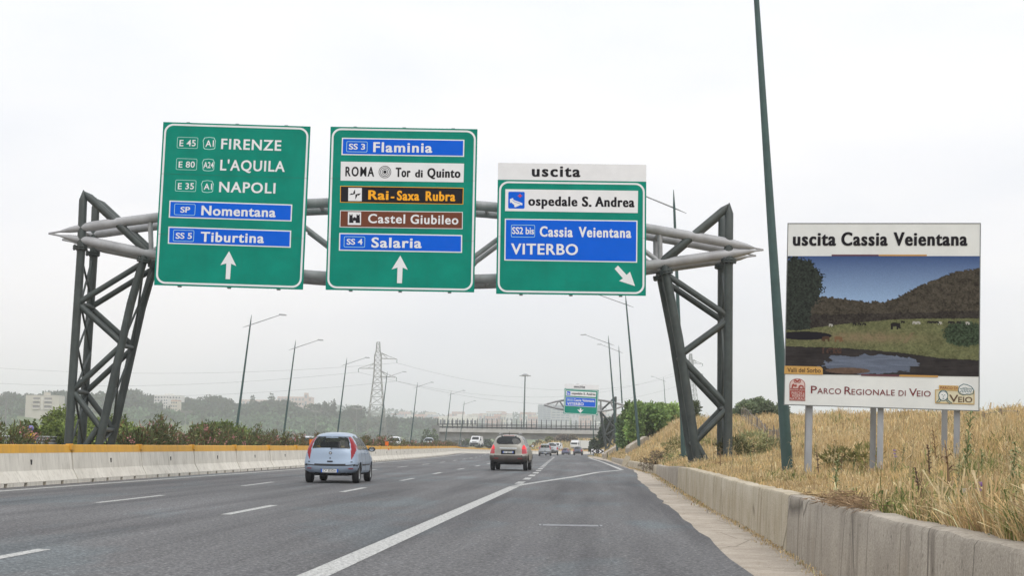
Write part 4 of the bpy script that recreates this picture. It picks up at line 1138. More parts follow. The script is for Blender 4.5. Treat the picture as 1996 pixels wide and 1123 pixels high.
for zz in (z0+.45, z0+.95, z0+1.35): MB().box((Lb/2, -.15, zz), (Lb, .12, .2)).build('rail', brail, root)
pn = int(Lb/1.45)
for k in range(pn+1):
    mb = MB(); mb.box((k*Lb/pn, -.2, z0+.62), (.30, .32, 1.4)).tube([(k*Lb/pn, -.2, z0+1.2), (k*Lb/pn, -.2, z0+3.0)], [.14, .10], 4); mb.build('railing_post', brail, root)
MB().box((Lb/2, -.12, z0+.35), (Lb, .03, .6)).build('mesh_panel', mat('bridge_mesh', (.10, .105, .11), .7), root)
MB().box((Lb/2, .3, z0+2.0), (Lb, .02, .03)).build('wire', brail, root)
mb = MB(); mb.box((3.6, 5, -4.6), (7.0, 9, 5)); mb.box((6.4, 5, -5.2), (1.4, 9.4, 5.0)); mb.build('abutment', bconc, root)
MB().box((6.6, 4.8, -2.75), (3.2, 10.2, .5)).build('bearing_shelf', bconc, root)
MB().box((-.6, -.1, -.2), (2.2, .9, 3.2)).build('end_pillar', bconc, root)

# ------------------------------------------------------------------ distant buildings
def building(px0, px1, ptop, pbot, dist, colr, label, cols=0, rows=0, depth=14, name='apartment_block', roof=None, grp=None, wfrac=.55, wcol=(.10, .11, .13), setback=None):
    a, b = D(px0, pbot, dist), D(px1, pbot, dist); t = D(px0, ptop, dist)
    w = (b-a).length; h = t.z-a.z
    root = empty(name, ((a.x+b.x)/2, (a.y+b.y)/2, a.z), math.atan2(b.y-a.y, b.x-a.x)); tag(root, label, 'building', grp)
    m = mat('plaster_%d_%d_%d' % tuple(int(c*100) for c in colr), colr, .85, var=.12, scale=.15)
    MB().box((0, depth/2, (h-14)/2), (w, depth, h+14)).build('wall', m, root)
    MB().box((0, depth/2, h+.35), (w*.985, depth*.97, .7)).build('roof', roof or m, root)
    if setback: MB().box((w*setback[0], depth/2, h+setback[1]/2+.7), (w*setback[2], depth*.5, setback[1])).build('stair_tower', m, root)
    g = mat('far_window_%d' % int(wcol[0]*100), wcol, .4)
    for r in range(rows):
        for c in range(cols):
            x = -w/2+(c+.5)*w/cols; z = h*(r+.5)/rows
            MB().box((x, -.03, z), (w/cols*wfrac, .1, h/rows*.5)).build('window', g, root)
    return root, w, h
cream = (.62, .56, .46); white = (.70, .68, .64); pink = (.55, .36, .30); grey = (.45, .46, .48); terra = (.45, .24, .17)
b_, w, h = building(49, 114, 772, 800, 1070, (.50, .46, .39), 'cream apartment block with dark balconies on the wooded hill by the gantry legs', 0, 0, setback=(.05, 2.2, .12))
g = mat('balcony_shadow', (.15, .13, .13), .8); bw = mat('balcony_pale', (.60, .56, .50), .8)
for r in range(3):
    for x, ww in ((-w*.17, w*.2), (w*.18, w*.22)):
        MB().box((x, -.1, h*.82-r*2.9), (ww, .3, 1.5)).build('balcony_shade', g, b_)  # dark box on the facade, shade of the balcony put in as colour
        MB().box((x, -.6, h*.82-r*2.9-1.2), (ww, 1.2, .9)).build('balcony', bw, b_)
MB().box((0, -.15, h*.5), (w*.06, .3, h*.9)).build('stair_panel', bw, b_)
building(300, 352, 772, 790, 1180, white, 'long pale flat roofed block on the ridge between gantry leg and first far lamp', 9, 3, setback=(.0, 1.2, .3))
building(318, 326, 778, 800, 1120, white, 'narrow white block on the ridge below the long pale one', 2, 4)
building(332, 345, 782, 802, 1110, cream, 'small cream house among the trees under the pale ridge block', 3, 3, roof=mat('roof_tile', terra, .8))
building(540, 607, 774, 792, 2300, pink, 'hazy pink castle like palace on the skyline behind the oleanders', 10, 2, depth=30, name='palace', setback=(.42, 0.1, .1))
building(592, 599, 767, 792, 2290, pink, 'slim tower of the hazy pink palace', 1, 2, depth=12, name='tower')
building(470, 542, 780, 790, 2350, pink, 'low hazy pink wing to the side of the palace', 8, 1, depth=20, name='palace_wing')
building(855, 930, 814, 832, 900, white, 'long white industrial shed showing over the overpass railing', 10, 1, depth=30, name='warehouse')
building(890, 913, 810, 826, 940, white, 'taller white block behind the industrial shed', 4, 2, name='warehouse')
building(1049, 1098, 790, 822, 1500, grey, 'grey office tower with window bands beside the small uscita sign', 6, 8, depth=25, name='office_tower', wfrac=.9, wcol=(.22, .25, .30))
building(1075, 1110, 797, 822, 1450, (.5, .5, .5), 'lower grey block attached to the office tower', 4, 5, depth=25, name='office_block', wfrac=.8, wcol=(.22, .25, .30))
rgc = random.Random(4)
kinds_ = [(white, 'white'), (cream, 'cream'), (pink, 'pink'), (grey, 'grey'), (terra, 'terracotta')]
k = 0
for px in list(range(845, 1235, 13))+list(range(760, 850, 17)):
    k += 1
    for row in (0, 1):
        if rgc.random() < .25: continue
        dd = 1900+row*500+rgc.uniform(-120, 120); w_ = rgc.uniform(9, 26); tp = 815-row*6-rgc.uniform(0, 6)
        cc, nm = kinds_[rgc.choice([0, 0, 1, 1, 2, 2, 3, 4])]
        x_ = px+rgc.uniform(-4, 4)
        building(x_, x_+w_, tp, 832, dd, cc, f'hazy {nm} city block on the far slope behind the overpass', max(2, int(w_/5)), 2, depth=18, name='city_block', grp=f'hazy {nm} city blocks beyond the overpass', roof=mat('roof_tile', terra, .8) if rgc.random() < .4 else None, wcol=(.2, .2, .22))

# ------------------------------------------------------------------ gore sign, fences, concrete wedges
p0_, p1_ = D(1152.5, 884, 164), D(1177, 884, 164); ctr = (p0_+p1_)/2
root = empty('chevron_sign', (ctr.x, ctr.y, float(zland(ctr.x, ctr.y)))); tag(root, 'black and white double chevron sign at the gore of the exit', 'chevron sign')
w = (p1_-p0_).length; zc = D(1165, 880.5, 164).z-root.location.z; hh = .47
MB().box((0, 0, zc), (w, .05, hh)).build('panel', WHT, root)
MT = Matrix.Translation((0, -.034, zc))
def chev(x, sgn):
    return MB().prism([(x, -hh/2), (x+.2*sgn*-1+.2*sgn*2, -hh/2), (x+.45*sgn+.2*sgn, 0), (x+.2*sgn, hh/2), (x, hh/2), (x+.42*sgn, 0)], MT, .006).build('chevron', BLK, root)
def chv(x, sgn):
    q = [(x, 0), (x+.36*sgn*-1, hh/2), (x+.36*sgn*-1-.22*sgn, hh/2), (x-.22*sgn, 0), (x-.36*sgn-.22*sgn, -hh/2), (x-.36*sgn, -hh/2)]
    return MB().prism(q, MT, .006).build('chevron', BLK, root)
for x, sg in ((-.72, -1), (-.28, -1), (.28, 1), (.72, 1)): chv(x, sg)
for x in (-.5, .5): MB().tube([(x, .05, -.3), (x, .05, zc+.2)], .03, 6).build('post', GALV, root)

def picket(px0, py0, d0, px1, py1, d1, n, hgt, label, r=.035, wires=True):
    root = None
    P = []
    for k in range(n):
        t = k/(n-1); d = d0+(d1-d0)*t; q = D(px0+(px1-px0)*t, py0+(py1-py0)*t, d)
        P.append(Vector((q.x, q.y, float(zland(q.x, q.y)))))
    root = empty('field_fence', P[0]); tag(root, label, 'fence')
    wd = mat('weathered_wood', (.20, .17, .14), .9, var=.3, scale=5)
    rg = random.Random(n)
    for q in P:
        v = q-P[0]; a = rg.uniform(-.06, .06)
        MB().tube([v+Vector((0, 0, -.2)), v+Vector((a*hgt, 0, hgt*rg.uniform(.85, 1.1)))], r, 5).build('post', wd, root)
    if wires:
        mb = MB()
        for f in (.4, .85): mb.tube([q-P[0]+Vector((0, 0, hgt*f)) for q in P], .012, 3, False)
        mb.build('wire', mat('fence_wire', (.2, .2, .2), .6), root)
picket(1445, 818, 92, 1530, 838, 60, 34, .95, 'weathered picket fence across the dry field between gantry and lamp post', .024)
picket(1918, 812, 47, 1985, 800, 45, 3, .5, 'sparse post and wire fence on the dry rise past the billboard', .05)
for pts, d, lb in (((1232, 880, 1264, 866), 112, 'sloping concrete kerb block at the foot of the lamp before the bushes'), ((1185, 880, 1220, 862), 150, 'sloping concrete kerb block below the distant gantry leg')):
    a, b = D(pts[0], pts[1], d), D(pts[2], pts[3], d+2); a.z = float(zland(a.x, a.y)); b.z = float(zland(b.x, b.y))
    M_ = Matrix.Translation(a); L_ = math.hypot(b.x-a.x, b.y-a.y); dz_ = max(b.z-a.z, .5)
    mb = MB().prism([(-.4, -.4), (L_+.3, dz_-.4), (L_+.3, dz_+.42), (L_-.3, dz_+.5), (-.2, .5), (-.4, .3)], M_ @ Matrix.Rotation(math.atan2(b.y-a.y, b.x-a.x), 4, 'Z'), .35)
    tag(mb.build('concrete_kerb', wm1), lb, 'kerb block')

# ------------------------------------------------------------------ vegetation
LEAF = mat_attr('leaf', .75, .28)
STRAW = mat_attr('straw', .85, .25, spec=.1)
BARK = mat('bark', (.12, .09, .065), .95, var=.4, scale=6)
def frames(n, rg, up=0.0, outward=None, ow=0.0):
    a = rg.normal(size=(n, 3)); a[:, 2] = np.abs(a[:, 2])*.6+up*1.5 if up else a[:, 2]
    if outward is not None: a += outward*ow
    a /= np.linalg.norm(a, axis=1)[:, None]
    b = rg.normal(size=(n, 3)); b -= a*(a*b).sum(1)[:, None]; b /= np.linalg.norm(b, axis=1)[:, None]
    return a, b
def leaf_quads(P, L, Wd, a, b):
    """pointed four-cornered leaves: P base points, a along the leaf, b across it"""
    n = len(P); L = np.broadcast_to(L, n)[:, None]; Wd = np.broadcast_to(Wd, n)[:, None]
    V = np.stack([P, P+a*L*.5+b*Wd*.5, P+a*L, P+a*L*.5-b*Wd*.5], 1).reshape(-1, 3)
    return V, np.arange(4*n).reshape(-1, 4)
def crown_np(blobs, n, size, col, var, rg, col2=None, shell=.55, up=0.0, hue=.25, elong=.6):
    """leaf clumps spread through ellipsoids (cx, cy, cz, rx, ry, rz)"""
    bl = np.array(blobs, float); vol = bl[:, 3]*bl[:, 4]*bl[:, 5]; pk = vol**(2/3); pk /= pk.sum()
    k = rg.choice(len(bl), n, p=pk)
    d = rg.normal(size=(n, 3)); d /= np.linalg.norm(d, axis=1)[:, None]
    lump = 1+.16*np.sin(d[:, 0]*7+k*2.1)*np.sin(d[:, 1]*6+k)+.14*np.sin(d[:, 2]*8+k*1.3)
    r = (shell+(1-shell)*rg.random(n))**.7*lump
    P = bl[k, :3]+d*bl[k, 3:6]*r[:, None]
    a, b = frames(n, rg, up, d, .8)
    s = size*(.6+.8*rg.random(n))
    V, Q = leaf_quads(P, s, s*elong, a, b)
    tb = rg.normal(0, var, len(bl))[k]+rg.normal(0, var*.9, n)
    c = np.array(col)[None]*np.exp(tb)[:, None]
    if col2 is not None:
        m = np.clip(rg.normal(.35, .35, n), 0, 1)[:, None]; c = c*(1-m)+np.array(col2)[None]*np.exp(tb)[:, None]*m
    return V, Q, np.repeat(np.clip(c, .004, .9), 4, 0)
def tree(name, loc, label, blobs, n, size, col, var=.3, col2=None, trunk=True, cat_='tree', grp=None, seed=0, th=.12, **k):
    rg = np.random.default_rng(seed); root = empty(name, loc); tag(root, label, cat_, grp)
    V, Q, c = crown_np(blobs, n, size, col, var, rg, col2, **k)
    np_mesh('crown' if trunk else 'foliage', V, Q, LEAF, tint=c, parent=root)
    bl = np.array(blobs); top = bl[:, 2].max(); mb = MB()
    fork = Vector((bl[:, 0].mean()*.4, bl[:, 1].mean()*.4, max(.15, (bl[:, 2]-bl[:, 5]).min()*.9+.2)))
    mb.tube([(0, 0, -.4), (fork.x*.4, fork.y*.4, fork.z*.5), fork], [th*1.3, th, th*.85], 7)
    for b in blobs[:7]: mb.tube([fork, fork.lerp(Vector(b[:3]), .55)+Vector((0, 0, .1)), Vector(b[:3])+Vector((0, 0, b[5]*.3))], [th*.7, th*.45, th*.15], 5)
    mb.build('trunk' if trunk else 'stem', BARK, root)
    return root
def blobset(rg, n, w, d, h, base=.3, rmin=.28, rmax=.5):
    o = []
    for k in range(n):
        a = rg.uniform(0, 2*PI); q = math.sqrt(rg.random())
        x, y = math.cos(a)*q*w*.42, math.sin(a)*q*d*.42
        z = base*h+(h*(1-base))*rg.uniform(.15, .85)*(1-.35*q)
        r = rg.uniform(rmin, rmax)
        o.append((x, y, z, r*w*.6, r*d*.6, min(r*h*.6, h-z+.1*h)))
    return o

# oleanders in the median: four bushes built, then copied
def oleander(seed, h, w, brown):
    rg = np.random.default_rng(seed); root = empty('oleander_bush')
    stems = MB(); Ps = []; As = []; tips = []
    for k in range(30):
        az = rg.uniform(0, 2*PI); ln = rg.uniform(.15, 1)*w*.55; hh = h*rg.uniform(.55, 1.0)*(1-.22*(ln/(w*.55))**2)
        pts = [Vector((0, 0, 0))+Vector((math.cos(az)*.12, math.sin(az)*.12, 0)), Vector((math.cos(az)*ln*.5, math.sin(az)*ln*.5, hh*.55)), Vector((math.cos(az)*ln, math.sin(az)*ln, hh))]
        stems.tube(pts, [.02, .014, .006], 4, False); tips.append(pts[2])
        for j in range(72):
            t = rg.uniform(.22, 1.0)
            p = (pts[0].lerp(pts[1], t*2) if t < .5 else pts[1].lerp(pts[2], t*2-1))+Vector(rg.normal(0, .06, 3))
            ax = (pts[2]-pts[1]).normalized()+Vector(rg.normal(0, .62, 3)); Ps.append(p); As.append(ax.normalized())
    P = np.array([p[:] for p in Ps]); A_ = np.array([p[:] for p in As]); n = len(P)
    b = rg.normal(size=(n, 3)); b -= A_*(A_*b).sum(1)[:, None]; b /= np.linalg.norm(b, axis=1)[:, None]
    V, Q = leaf_quads(P, .17*(.7+.6*rg.random(n)), .042, A_, b)
    c = np.array([.115, .135, .06])[None]*np.exp(rg.normal(0, .38, n))[:, None]
    mk = rg.random(n) < brown; c[mk] = np.array([.19, .115, .065])*np.exp(rg.normal(0, .3, mk.sum()))[:, None]
    np_mesh('foliage', V, Q, LEAF, tint=np.repeat(c, 4, 0), parent=root)
    stems.build('stem', BARK, root)
    V = []; C = []
    for k in rg.choice(len(tips), (3, 4, 4, 9)[seed], replace=False):
        pt = np.array(tips[k][:])+rg.normal(0, .05, 3)
        for j in range(14):
            a, bb_ = frames(1, rg); v, _ = leaf_quads(pt[None]+rg.normal(0, .055, (1, 3)), .065, .055, a, bb_); V.append(v)
            C.append(np.repeat(np.array([[.62, .28, .30]])*np.exp(rg.normal(0, .2)), 4, 0))
    V = np.concatenate(V); o = np_mesh('blossom', V, np.arange(len(V)).reshape(-1, 4), LEAF, tint=np.concatenate(C), parent=root); o['kind'] = 'stuff'
    return root
OLE = [oleander(k, 1.75, 2.3, (.12, .32, .45, .22)[k]) for k in range(4)]
olab = ['leafy green oleander bush in the median', 'browning oleander bush in the median', 'mostly brown oleander bush in the median', 'pink flowered green oleander bush in the median']
oi = 0; usedo = [False]*4
def place_ole(y, dx, sc, k):
    global oi
    o = OLE[k] if not usedo[k] else copy_tree(OLE[k]); usedo[k] = True
    x = float(bend(y))-15.45+dx; o.location = (x, y, .08); o.scale = (sc*random.uniform(.9, 1.1), sc*random.uniform(.9, 1.1), sc); o.rotation_euler = (0, 0, random.uniform(0, 6.28))
    near = {0: 'at the picture edge beside the rider', 1: 'first after the gantry legs'}
    tag(o, olab[k]+(' at the picture edge by the rider' if y < 41 else ', first ones after the gantry legs' if y < 52 else ' before the second row lamp' if y < 72 else ' near the blue car' if y < 115 else ', far along the barrier'), 'bush', ['green oleanders', 'browning oleanders', 'brown oleanders', 'flowering oleanders'][k]+' in the median')
    oi += 1
for y, dx, sc, k in ((36.2, -.2, .92, 0), (37.6, .1, .88, 0), (39.0, -.1, .86, 3)): place_ole(y, dx, sc, k)
y = 50.6
while y < 250:
    h = 1.0+.16*math.sin(y*.9)+random.uniform(-.12, .1)-.12*(y > 66)
    place_ole(y, random.uniform(-.35, .35), max(.6, h)*(1 if y < 120 else .95), random.choice([0, 1, 2, 3, 3, 1] if y < 90 else [1, 2, 2, 3]))
    y += (1.75 if y < 64 else 2.1) if y < 110 else 3.6

# green trees beyond the other carriageway
GB = 'green trees beyond the other carriageway'
for k, (px, d, top, w, lb) in enumerate(((76, 78, 812, 3.4, 'bushy tree directly behind the rider'), (112, 80, 822, 3.4, 'dark green bushy tree between rider and gantry legs'), (128, 84, 800, 3.6, 'tallest green tree just before the gantry legs'), (170, 78, 812, 4.0, 'light green tree seen between the gantry legs'), (205, 82, 806, 4.0, 'light green tree seen through the slanted gantry legs'), (255, 80, 826, 3.4, 'low yellowish green tree just past the gantry legs'), (428, 96, 817, 3.2, 'feathery green tree rising above the oleanders before the first far lamp'), (470, 100, 832, 3.4, 'low round green tree at the foot of the first far lamp'))):
    p = D(px, 850, d); z = float(zland(p.x, p.y)); tp = D(px, top, d).z-z
    rg = np.random.default_rng(40+k)
    bl = blobset(rg, 9, w, w, tp, .25)
    tree('green_tree', (p.x, p.y, z), lb, bl, 5200, .17, (.14, .19, .055) if k not in (1,) else (.075, .11, .04), .32, (.22, .26, .07), grp=GB, seed=k+3, th=.09)

# bushes and trees on the right bank
def bank_bush(name, pxs, d, ytop, lb, n, size, col, col2=None, hw=None, seed=0, nb=10, cat_='bush', base=.12, trunk=False, zb=None, var=.33, dep=None):
    a, b = D(pxs[0], 860, d), D(pxs[1], 860, d); c = (a+b)/2; w = (b-a).length
    z = float(zland(c.x, c.y)) if zb is None else zb
    h = max(1.6, D((pxs[0]+pxs[1])/2, ytop, d).z-z)
    rg = np.random.default_rng(seed)
    bl = blobset(rg, nb, w, dep or w, h, base)
    return tree(name, (c.x, c.y, z), lb, bl, n, size, col, var, col2, cat_=cat_, seed=seed, trunk=trunk)
bank_bush('bush', (1226, 1292), 118, 772, 'dense green bush covering the bank top behind the leaning lamp post', 9000, .26, (.165, .25, .085), (.24, .32, .11), seed=61, nb=12, base=.05)
bank_bush('bush', (1266, 1332), 124, 780, 'lighter green bush on the bank between the dense bush and the gantry leg', 8000, .26, (.20, .28, .10), (.27, .34, .12), seed=62, nb=12, base=.05)
bank_bush('bush', (1208, 1252), 136, 790, 'dark green bush hanging down the slope by the far lamp posts', 6000, .28, (.12, .18, .075), seed=63, base=.02)
bank_bush('bush', (1312, 1376), 128, 785, 'small olive bush on the crest seen through the near gantry legs', 3500, .2, (.14, .18, .08), seed=64, nb=7)
bank_bush('bush', (1430, 1518), 104, 774, 'broad grey green bush on the crest of the dry field', 9000, .20, (.12, .15, .09), (.155, .185, .11), seed=65, nb=14, base=.0, dep=2.5)
bank_bush('bush', (1500, 1548), 108, 779, 'end part of the grey green thicket behind the leaning lamp post', 4000, .2, (.12, .15, .095), seed=66, nb=8, base=.0, dep=2.5)
bank_bush('tree', (1166, 1204), 225, 812, 'dark green tree behind the small distant gantry', 6000, .5, (.05, .078, .04), seed=67, nb=9, cat_='tree', trunk=True, base=.1)
bank_bush('tree', (1180, 1222), 260, 805, 'dark tree between the distant gantry leg and the bushes', 5000, .5, (.055, .085, .045), seed=68, nb=9, cat_='tree', trunk=True, base=.1)
bank_bush('bush', (1152, 1176), 240, 852, 'low dark bush at the foot of the small distant gantry', 3000, .4, (.06, .085, .045), seed=69, nb=6, base=0)
bank_bush('tree', (822, 858), 440, 806, 'dark green bush on the tan knoll before the overpass', 3500, .6, (.08, .11, .05), seed=70, nb=8, cat_='tree', base=.1)
UB = 'trees beyond the overpass opening'
for k, (pa, pb, yt, d, c) in enumerate(((874, 905, 850, 500, (.07, .105, .05)), (900, 935, 852, 505, (.09, .125, .055)), (928, 965, 848, 510, (.06, .09, .05)), (958, 990, 850, 515, (.07, .10, .05)), (1118, 1142, 845, 520, (.07, .10, .055)), (1140, 1166, 842, 530, (.06, .095, .055)))):
    tree_ = bank_bush('tree', (pa, pb), d, yt, 'green tree seen under the overpass deck', 3000, .8, c, seed=80+k, nb=8, cat_='tree', base=.05, trunk=True, zb=-3)
    tree_['group'] = UB
for k, (pa, pb, yt, d, c) in enumerate(((1040, 1064, 858, 405, (.25, .22, .11)), (1062, 1084, 862, 400, (.22, .23, .10)), (1082, 1112, 859, 395, (.22, .18, .14)), (1108, 1124, 865, 392, (.25, .21, .14)))):
    bank_bush('bush', (pa, pb), d, yt, ['tan scrub on the cutting beyond the grey hatchback', 'olive scrub on the cutting above the white pickup', 'purplish brown bare bush on the cutting above the far cars', 'small brown bush at the end of the cutting before the truck'][k], 2500, .5, c, seed=90+k, nb=7, base=0)

# far woods
def woodland():
    rg = np.random.default_rng(77); n = 4200
    b = rg.uniform(BRG[1], BRG[11], n); r = 930+480*rg.random(n)**.85
    dens = np.sin(b*60+2)+np.sin(r*.02+b*30)+.8*np.sin(b*23)
    keep = (r > 1130) | (dens > rg.normal(.5, .8, n)) 
    b, r = b[keep], r[keep]; n = len(b)
    x, y, z = r*np.sin(b), r*np.cos(b), zhill(b, r)
    hh = rg.uniform(5, 9.5, n)*np.where(r > 1150, 1.1, .75); ww = rg.uniform(3.4, 6.5, n)*np.where(r > 1150, 1.1, .85)
    m = 56; k = np.repeat(np.arange(n), m); N = len(k)
    d = rg.normal(size=(N, 3)); d /= np.linalg.norm(d, axis=1)[:, None]; d[:, 2] = np.abs(d[:, 2])*1.15-.22
    P = np.stack([x[k]+d[:, 0]*ww[k], y[k]+d[:, 1]*ww[k], z[k]+hh[k]*.35+d[:, 2]*hh[k]*.6], 1)
    a, bb_ = frames(N, rg, 0, d, 1.0)
    s = rg.uniform(1.6, 3.4, N)
    V, Q = leaf_quads(P, s, s*.8, a, bb_)
    tc_ = np.exp(rg.normal(0, .3, n))*np.where(r > 1150, .75, 1.5)
    c = np.array([.056, .092, .050])[None]*(tc_[k]*np.exp(rg.normal(0, .22, N)))[:, None]
    tag(np_mesh('woodland', V, Q, LEAF, tint=np.repeat(c, 4, 0)), 'hazy wooded hillside across the valley', kind='stuff')
    # second ridge: dark specks between the city blocks
    n = 900; b = rg.uniform(BRG[7], BRG[13], n); r = rg.uniform(1700, 2650, n)
    m = 22; k = np.repeat(np.arange(n), m); N = len(k)
    d = rg.normal(size=(N, 3)); d /= np.linalg.norm(d, axis=1)[:, None]
    P = np.stack([r[k]*np.sin(b[k])+d[:, 0]*9, r[k]*np.cos(b[k])+d[:, 1]*9, zhill(b, r)[k]+3+d[:, 2]*6], 1)
    a, bb_ = frames(N, rg, 0, d, 1.0); s = rg.uniform(3, 6, N)
    V, Q = leaf_quads(P, s, s*.8, a, bb_)
    c = np.array([.07, .09, .055])[None]*np.exp(rg.normal(0, .3, N))[:, None]
    tag(np_mesh('woodland', V, Q, LEAF, tint=np.repeat(c, 4, 0)), 'hazy trees among the city blocks', kind='stuff')
woodland()
SK = 'trees standing out on the wooded ridge'
for k, (px, d, w, hgt, kind) in enumerate(((20, 1270, 16, 13, 0), (100, 1030, 13, 9, 0), (250, 1260, 18, 12, 0), (285, 1250, 15, 12, 0), (370, 1270, 14, 11, 0), (404, 1275, 22, 13, 0), (425, 1270, 20, 12, 0), (490, 1280, 8, 15, 2), (526, 1280, 9, 16, 2), (560, 1240, 20, 13, 0), (615, 1230, 24, 14, 0), (632, 1190, 5, 16, 1), (638, 1195, 4, 15, 1), (648, 1180, 5, 17, 1), (672, 1200, 14, 12, 0), (688, 1160, 18, 19, 0), (746, 1120, 5, 17, 1), (757, 1100, 5, 16, 1), (768, 1110, 5, 17, 1))):
    b = bearing_px(px); x, y = d*math.sin(b), d*math.cos(b); z = float(zhill(np.array(b), np.array(float(d))))
    rg = np.random.default_rng(200+k)
    if kind == 0: bl = [(rg.uniform(-.3, .3)*w, rg.uniform(-.3, .3)*w, hgt*rg.uniform(.72, .9), w*.3, w*.3, hgt*.17) for _ in range(7)]; n_, nm, lb = 700, 'umbrella_pine', 'flat topped umbrella pine on the hazy ridge'
    elif kind == 1: bl = [(0, 0, hgt*f, w*.45*q, w*.45*q, hgt*.2) for f, q in ((.2, .9), (.42, 1), (.62, .8), (.8, .5), (.93, .25))]; n_, nm, lb = 400, 'cypress_tree', 'slim dark cypress on the hazy ridge'
    else: bl = [(0, 0, hgt*f, w*.5*q, w*.5*q, hgt*.16) for f, q in ((.3, 1), (.5, .8), (.7, .55), (.9, .25))]; n_, nm, lb = 400, 'fir_tree', 'pointed conifer on the hazy ridge'
    tree(nm, (x, y, z), lb, bl, n_, 1.9, (.05, .072, .04), .2, grp=SK+' ('+nm.replace('_', ' ')+')', seed=300+k, th=.35, cat_='tree')

# ------------------------------------------------------------------ grass
def noise2(x, y, s, seed):
    r = np.random.default_rng(seed); g = r.random((64, 64)); xi = np.mod(x*s, 63); yi = np.mod(y*s, 63)
    x0 = xi.astype(int); y0 = yi.astype(int); fx = xi-x0; fy = yi-y0; fx = fx*fx*(3-2*fx); fy = fy*fy*(3-2*fy)
    return (g[y0, x0]*(1-fx)+g[y0, (x0+1) % 64]*fx)*(1-fy)+(g[(y0+1) % 64, x0]*(1-fx)+g[(y0+1) % 64, (x0+1) % 64]*fx)*fy
def grass(name, x, y, h, w, label, seed, green=None, head=.25, droop=.5, zf=zland, tuft=None, lean=.32):
    rg = np.random.default_rng(seed); n = len(x); z = zf(x, y)
    az = rg.uniform(0, 2*PI, n); ln = np.abs(rg.normal(0, lean, n)); D1 = np.stack([np.cos(az), np.sin(az), np.zeros(n)], 1)
    saz = rg.uniform(0, 2*PI, n); S = np.stack([np.cos(saz), np.sin(saz), np.zeros(n)], 1)*w[:, None]*.5
    P0 = np.stack([x, y, z-.02], 1); up = np.array([0, 0, 1.0])
    P1 = P0+(up*.55+D1*(ln*.35)[:, None])*h[:, None]
    P2 = P0+(up*(1-droop*ln*.6)[:, None]+D1*(ln*1.0)[:, None])*h[:, None]
    hd = (rg.random(n) < head)
    tipw = np.where(hd, 1.5, .25)[:, None]; midw = np.where(hd, .45, .8)[:, None]
    V = np.stack([P0-S, P0+S, P1+S*midw, P1-S*midw, P2+S*tipw, P2-S*tipw], 1).reshape(-1, 3)
    i = np.arange(n)[:, None]*6
    Q = np.concatenate([i+np.array([[0, 1, 2, 3]]), i+np.array([[3, 2, 4, 5]])], 0)
    pal = np.array([[.56, .42, .22], [.68, .55, .34], [.42, .30, .165], [.51, .40, .23], [.61, .44, .22]])
    pi_ = rg.integers(0, 5, n); g = green if green is not None else np.zeros(n)
    if tuft is not None:
        k, kh, kp, kg = tuft; m = k >= 0; h = h.copy(); pi_[m] = np.where(rg.random(m.sum()) < .7, kp[k[m]], pi_[m]); g = g.copy(); g[m] = np.where(kg[k[m]] < g[m], .75, g[m]*.3)
    c = pal[pi_]*np.exp(rg.normal(0, .2, n))[:, None]
    big = noise2(x+50, y+50, .35, 4)*.6+noise2(x+50, y+50, 1.3, 9)*.4
    c = c*(.78+.45*big)[:, None]
    gm = rg.random(n) < g
    gp = np.array([[.15, .19, .06], [.20, .23, .08], [.10, .15, .05], [.26, .26, .10]])
    c[gm] = gp[rg.integers(0, 4, gm.sum())]*np.exp(rg.normal(0, .25, gm.sum()))[:, None]
    return tag(np_mesh(name, V, Q, STRAW, tint=np.repeat(np.clip(c, .01, .9), 6, 0)), label, kind='stuff')
def clump(x, y, seed, frac, nc, sig):
    """pull part of the blades together into tufts; returns the tuft number of each blade (-1: none)"""
    rg = np.random.default_rng(seed); n = len(x); c = rg.integers(0, n, nc); k = np.where(rg.random(n) < frac, rg.integers(0, nc, n), -1); m = k >= 0
    x[m] = x[c[k[m]]]+rg.normal(0, sig, m.sum()); y[m] = y[c[k[m]]]+rg.normal(0, sig, m.sum())
    ok = x > wallx(y)+.24
    x[~ok] = (wallx(y)+.26)[~ok]
    return k, rg.uniform(.6, 1.75, nc), rg.integers(0, 5, nc), rg.random(nc)
def scatter(n, y0, y1, tmax, seed, pw=1.0, cap=.36):
    rg = np.random.default_rng(seed); y = y0+(y1-y0)*rg.random(n)**pw
    t0 = wallx(y)+.26; t1 = np.minimum(t0+tmax, cap*y+2.5); t1 = np.maximum(t1, t0+1)
    x = t0+(t1-t0)*rg.random(n)**1.25
    return x, y, rg
def greenness(x, y, k=1.0):
    g = np.clip((noise2(x+9, y+70, .5, 21)-.52)*2.2, 0, .8)*.7
    g = g+.42*np.exp(-((y-10.5)/5.0)**2)*np.clip(noise2(x, y+30, .9, 5)+.35, 0, 1.3)
    g = g+.6*np.exp(-(((x-5.3)/1.3)**2+((y-47)/4)**2))+.45*np.exp(-(((x-6.6)/.9)**2+((y-25)/2)**2))
    return np.clip(g*k, 0, .85)
x, y, rg = scatter(125000, 7.0, 26, 9, 1, 1.2, .40)
tf = clump(x, y, 51, .55, 1300, .07)
h = rg.uniform(.12, .31, len(x))*(.65+.7*noise2(x, y, 1.1, 3)); h *= np.where(x-wallx(y) < .8, .8, 1)*(1-.52*_ss(9.5, 12, y)*(1-_ss(1.8, 4.5, x-wallx(y)))); h *= 1+.45*(1-_ss(11, 17, y)); h[tf[0] >= 0] *= tf[1][tf[0][tf[0] >= 0]]; tall = rg.random(len(x)) < .03; h[tall] *= 1.5
grass('dry_grass', x, y, h, rg.uniform(.005, .013, len(x)), 'dry straw grass with green stalks behind the near retaining wall', 31, greenness(x, y), tuft=tf, lean=.48)
x, y, rg = scatter(140000, 24, 60, 16, 2, 1.0, .40)
tf = clump(x, y, 52, .5, 1700, .13)
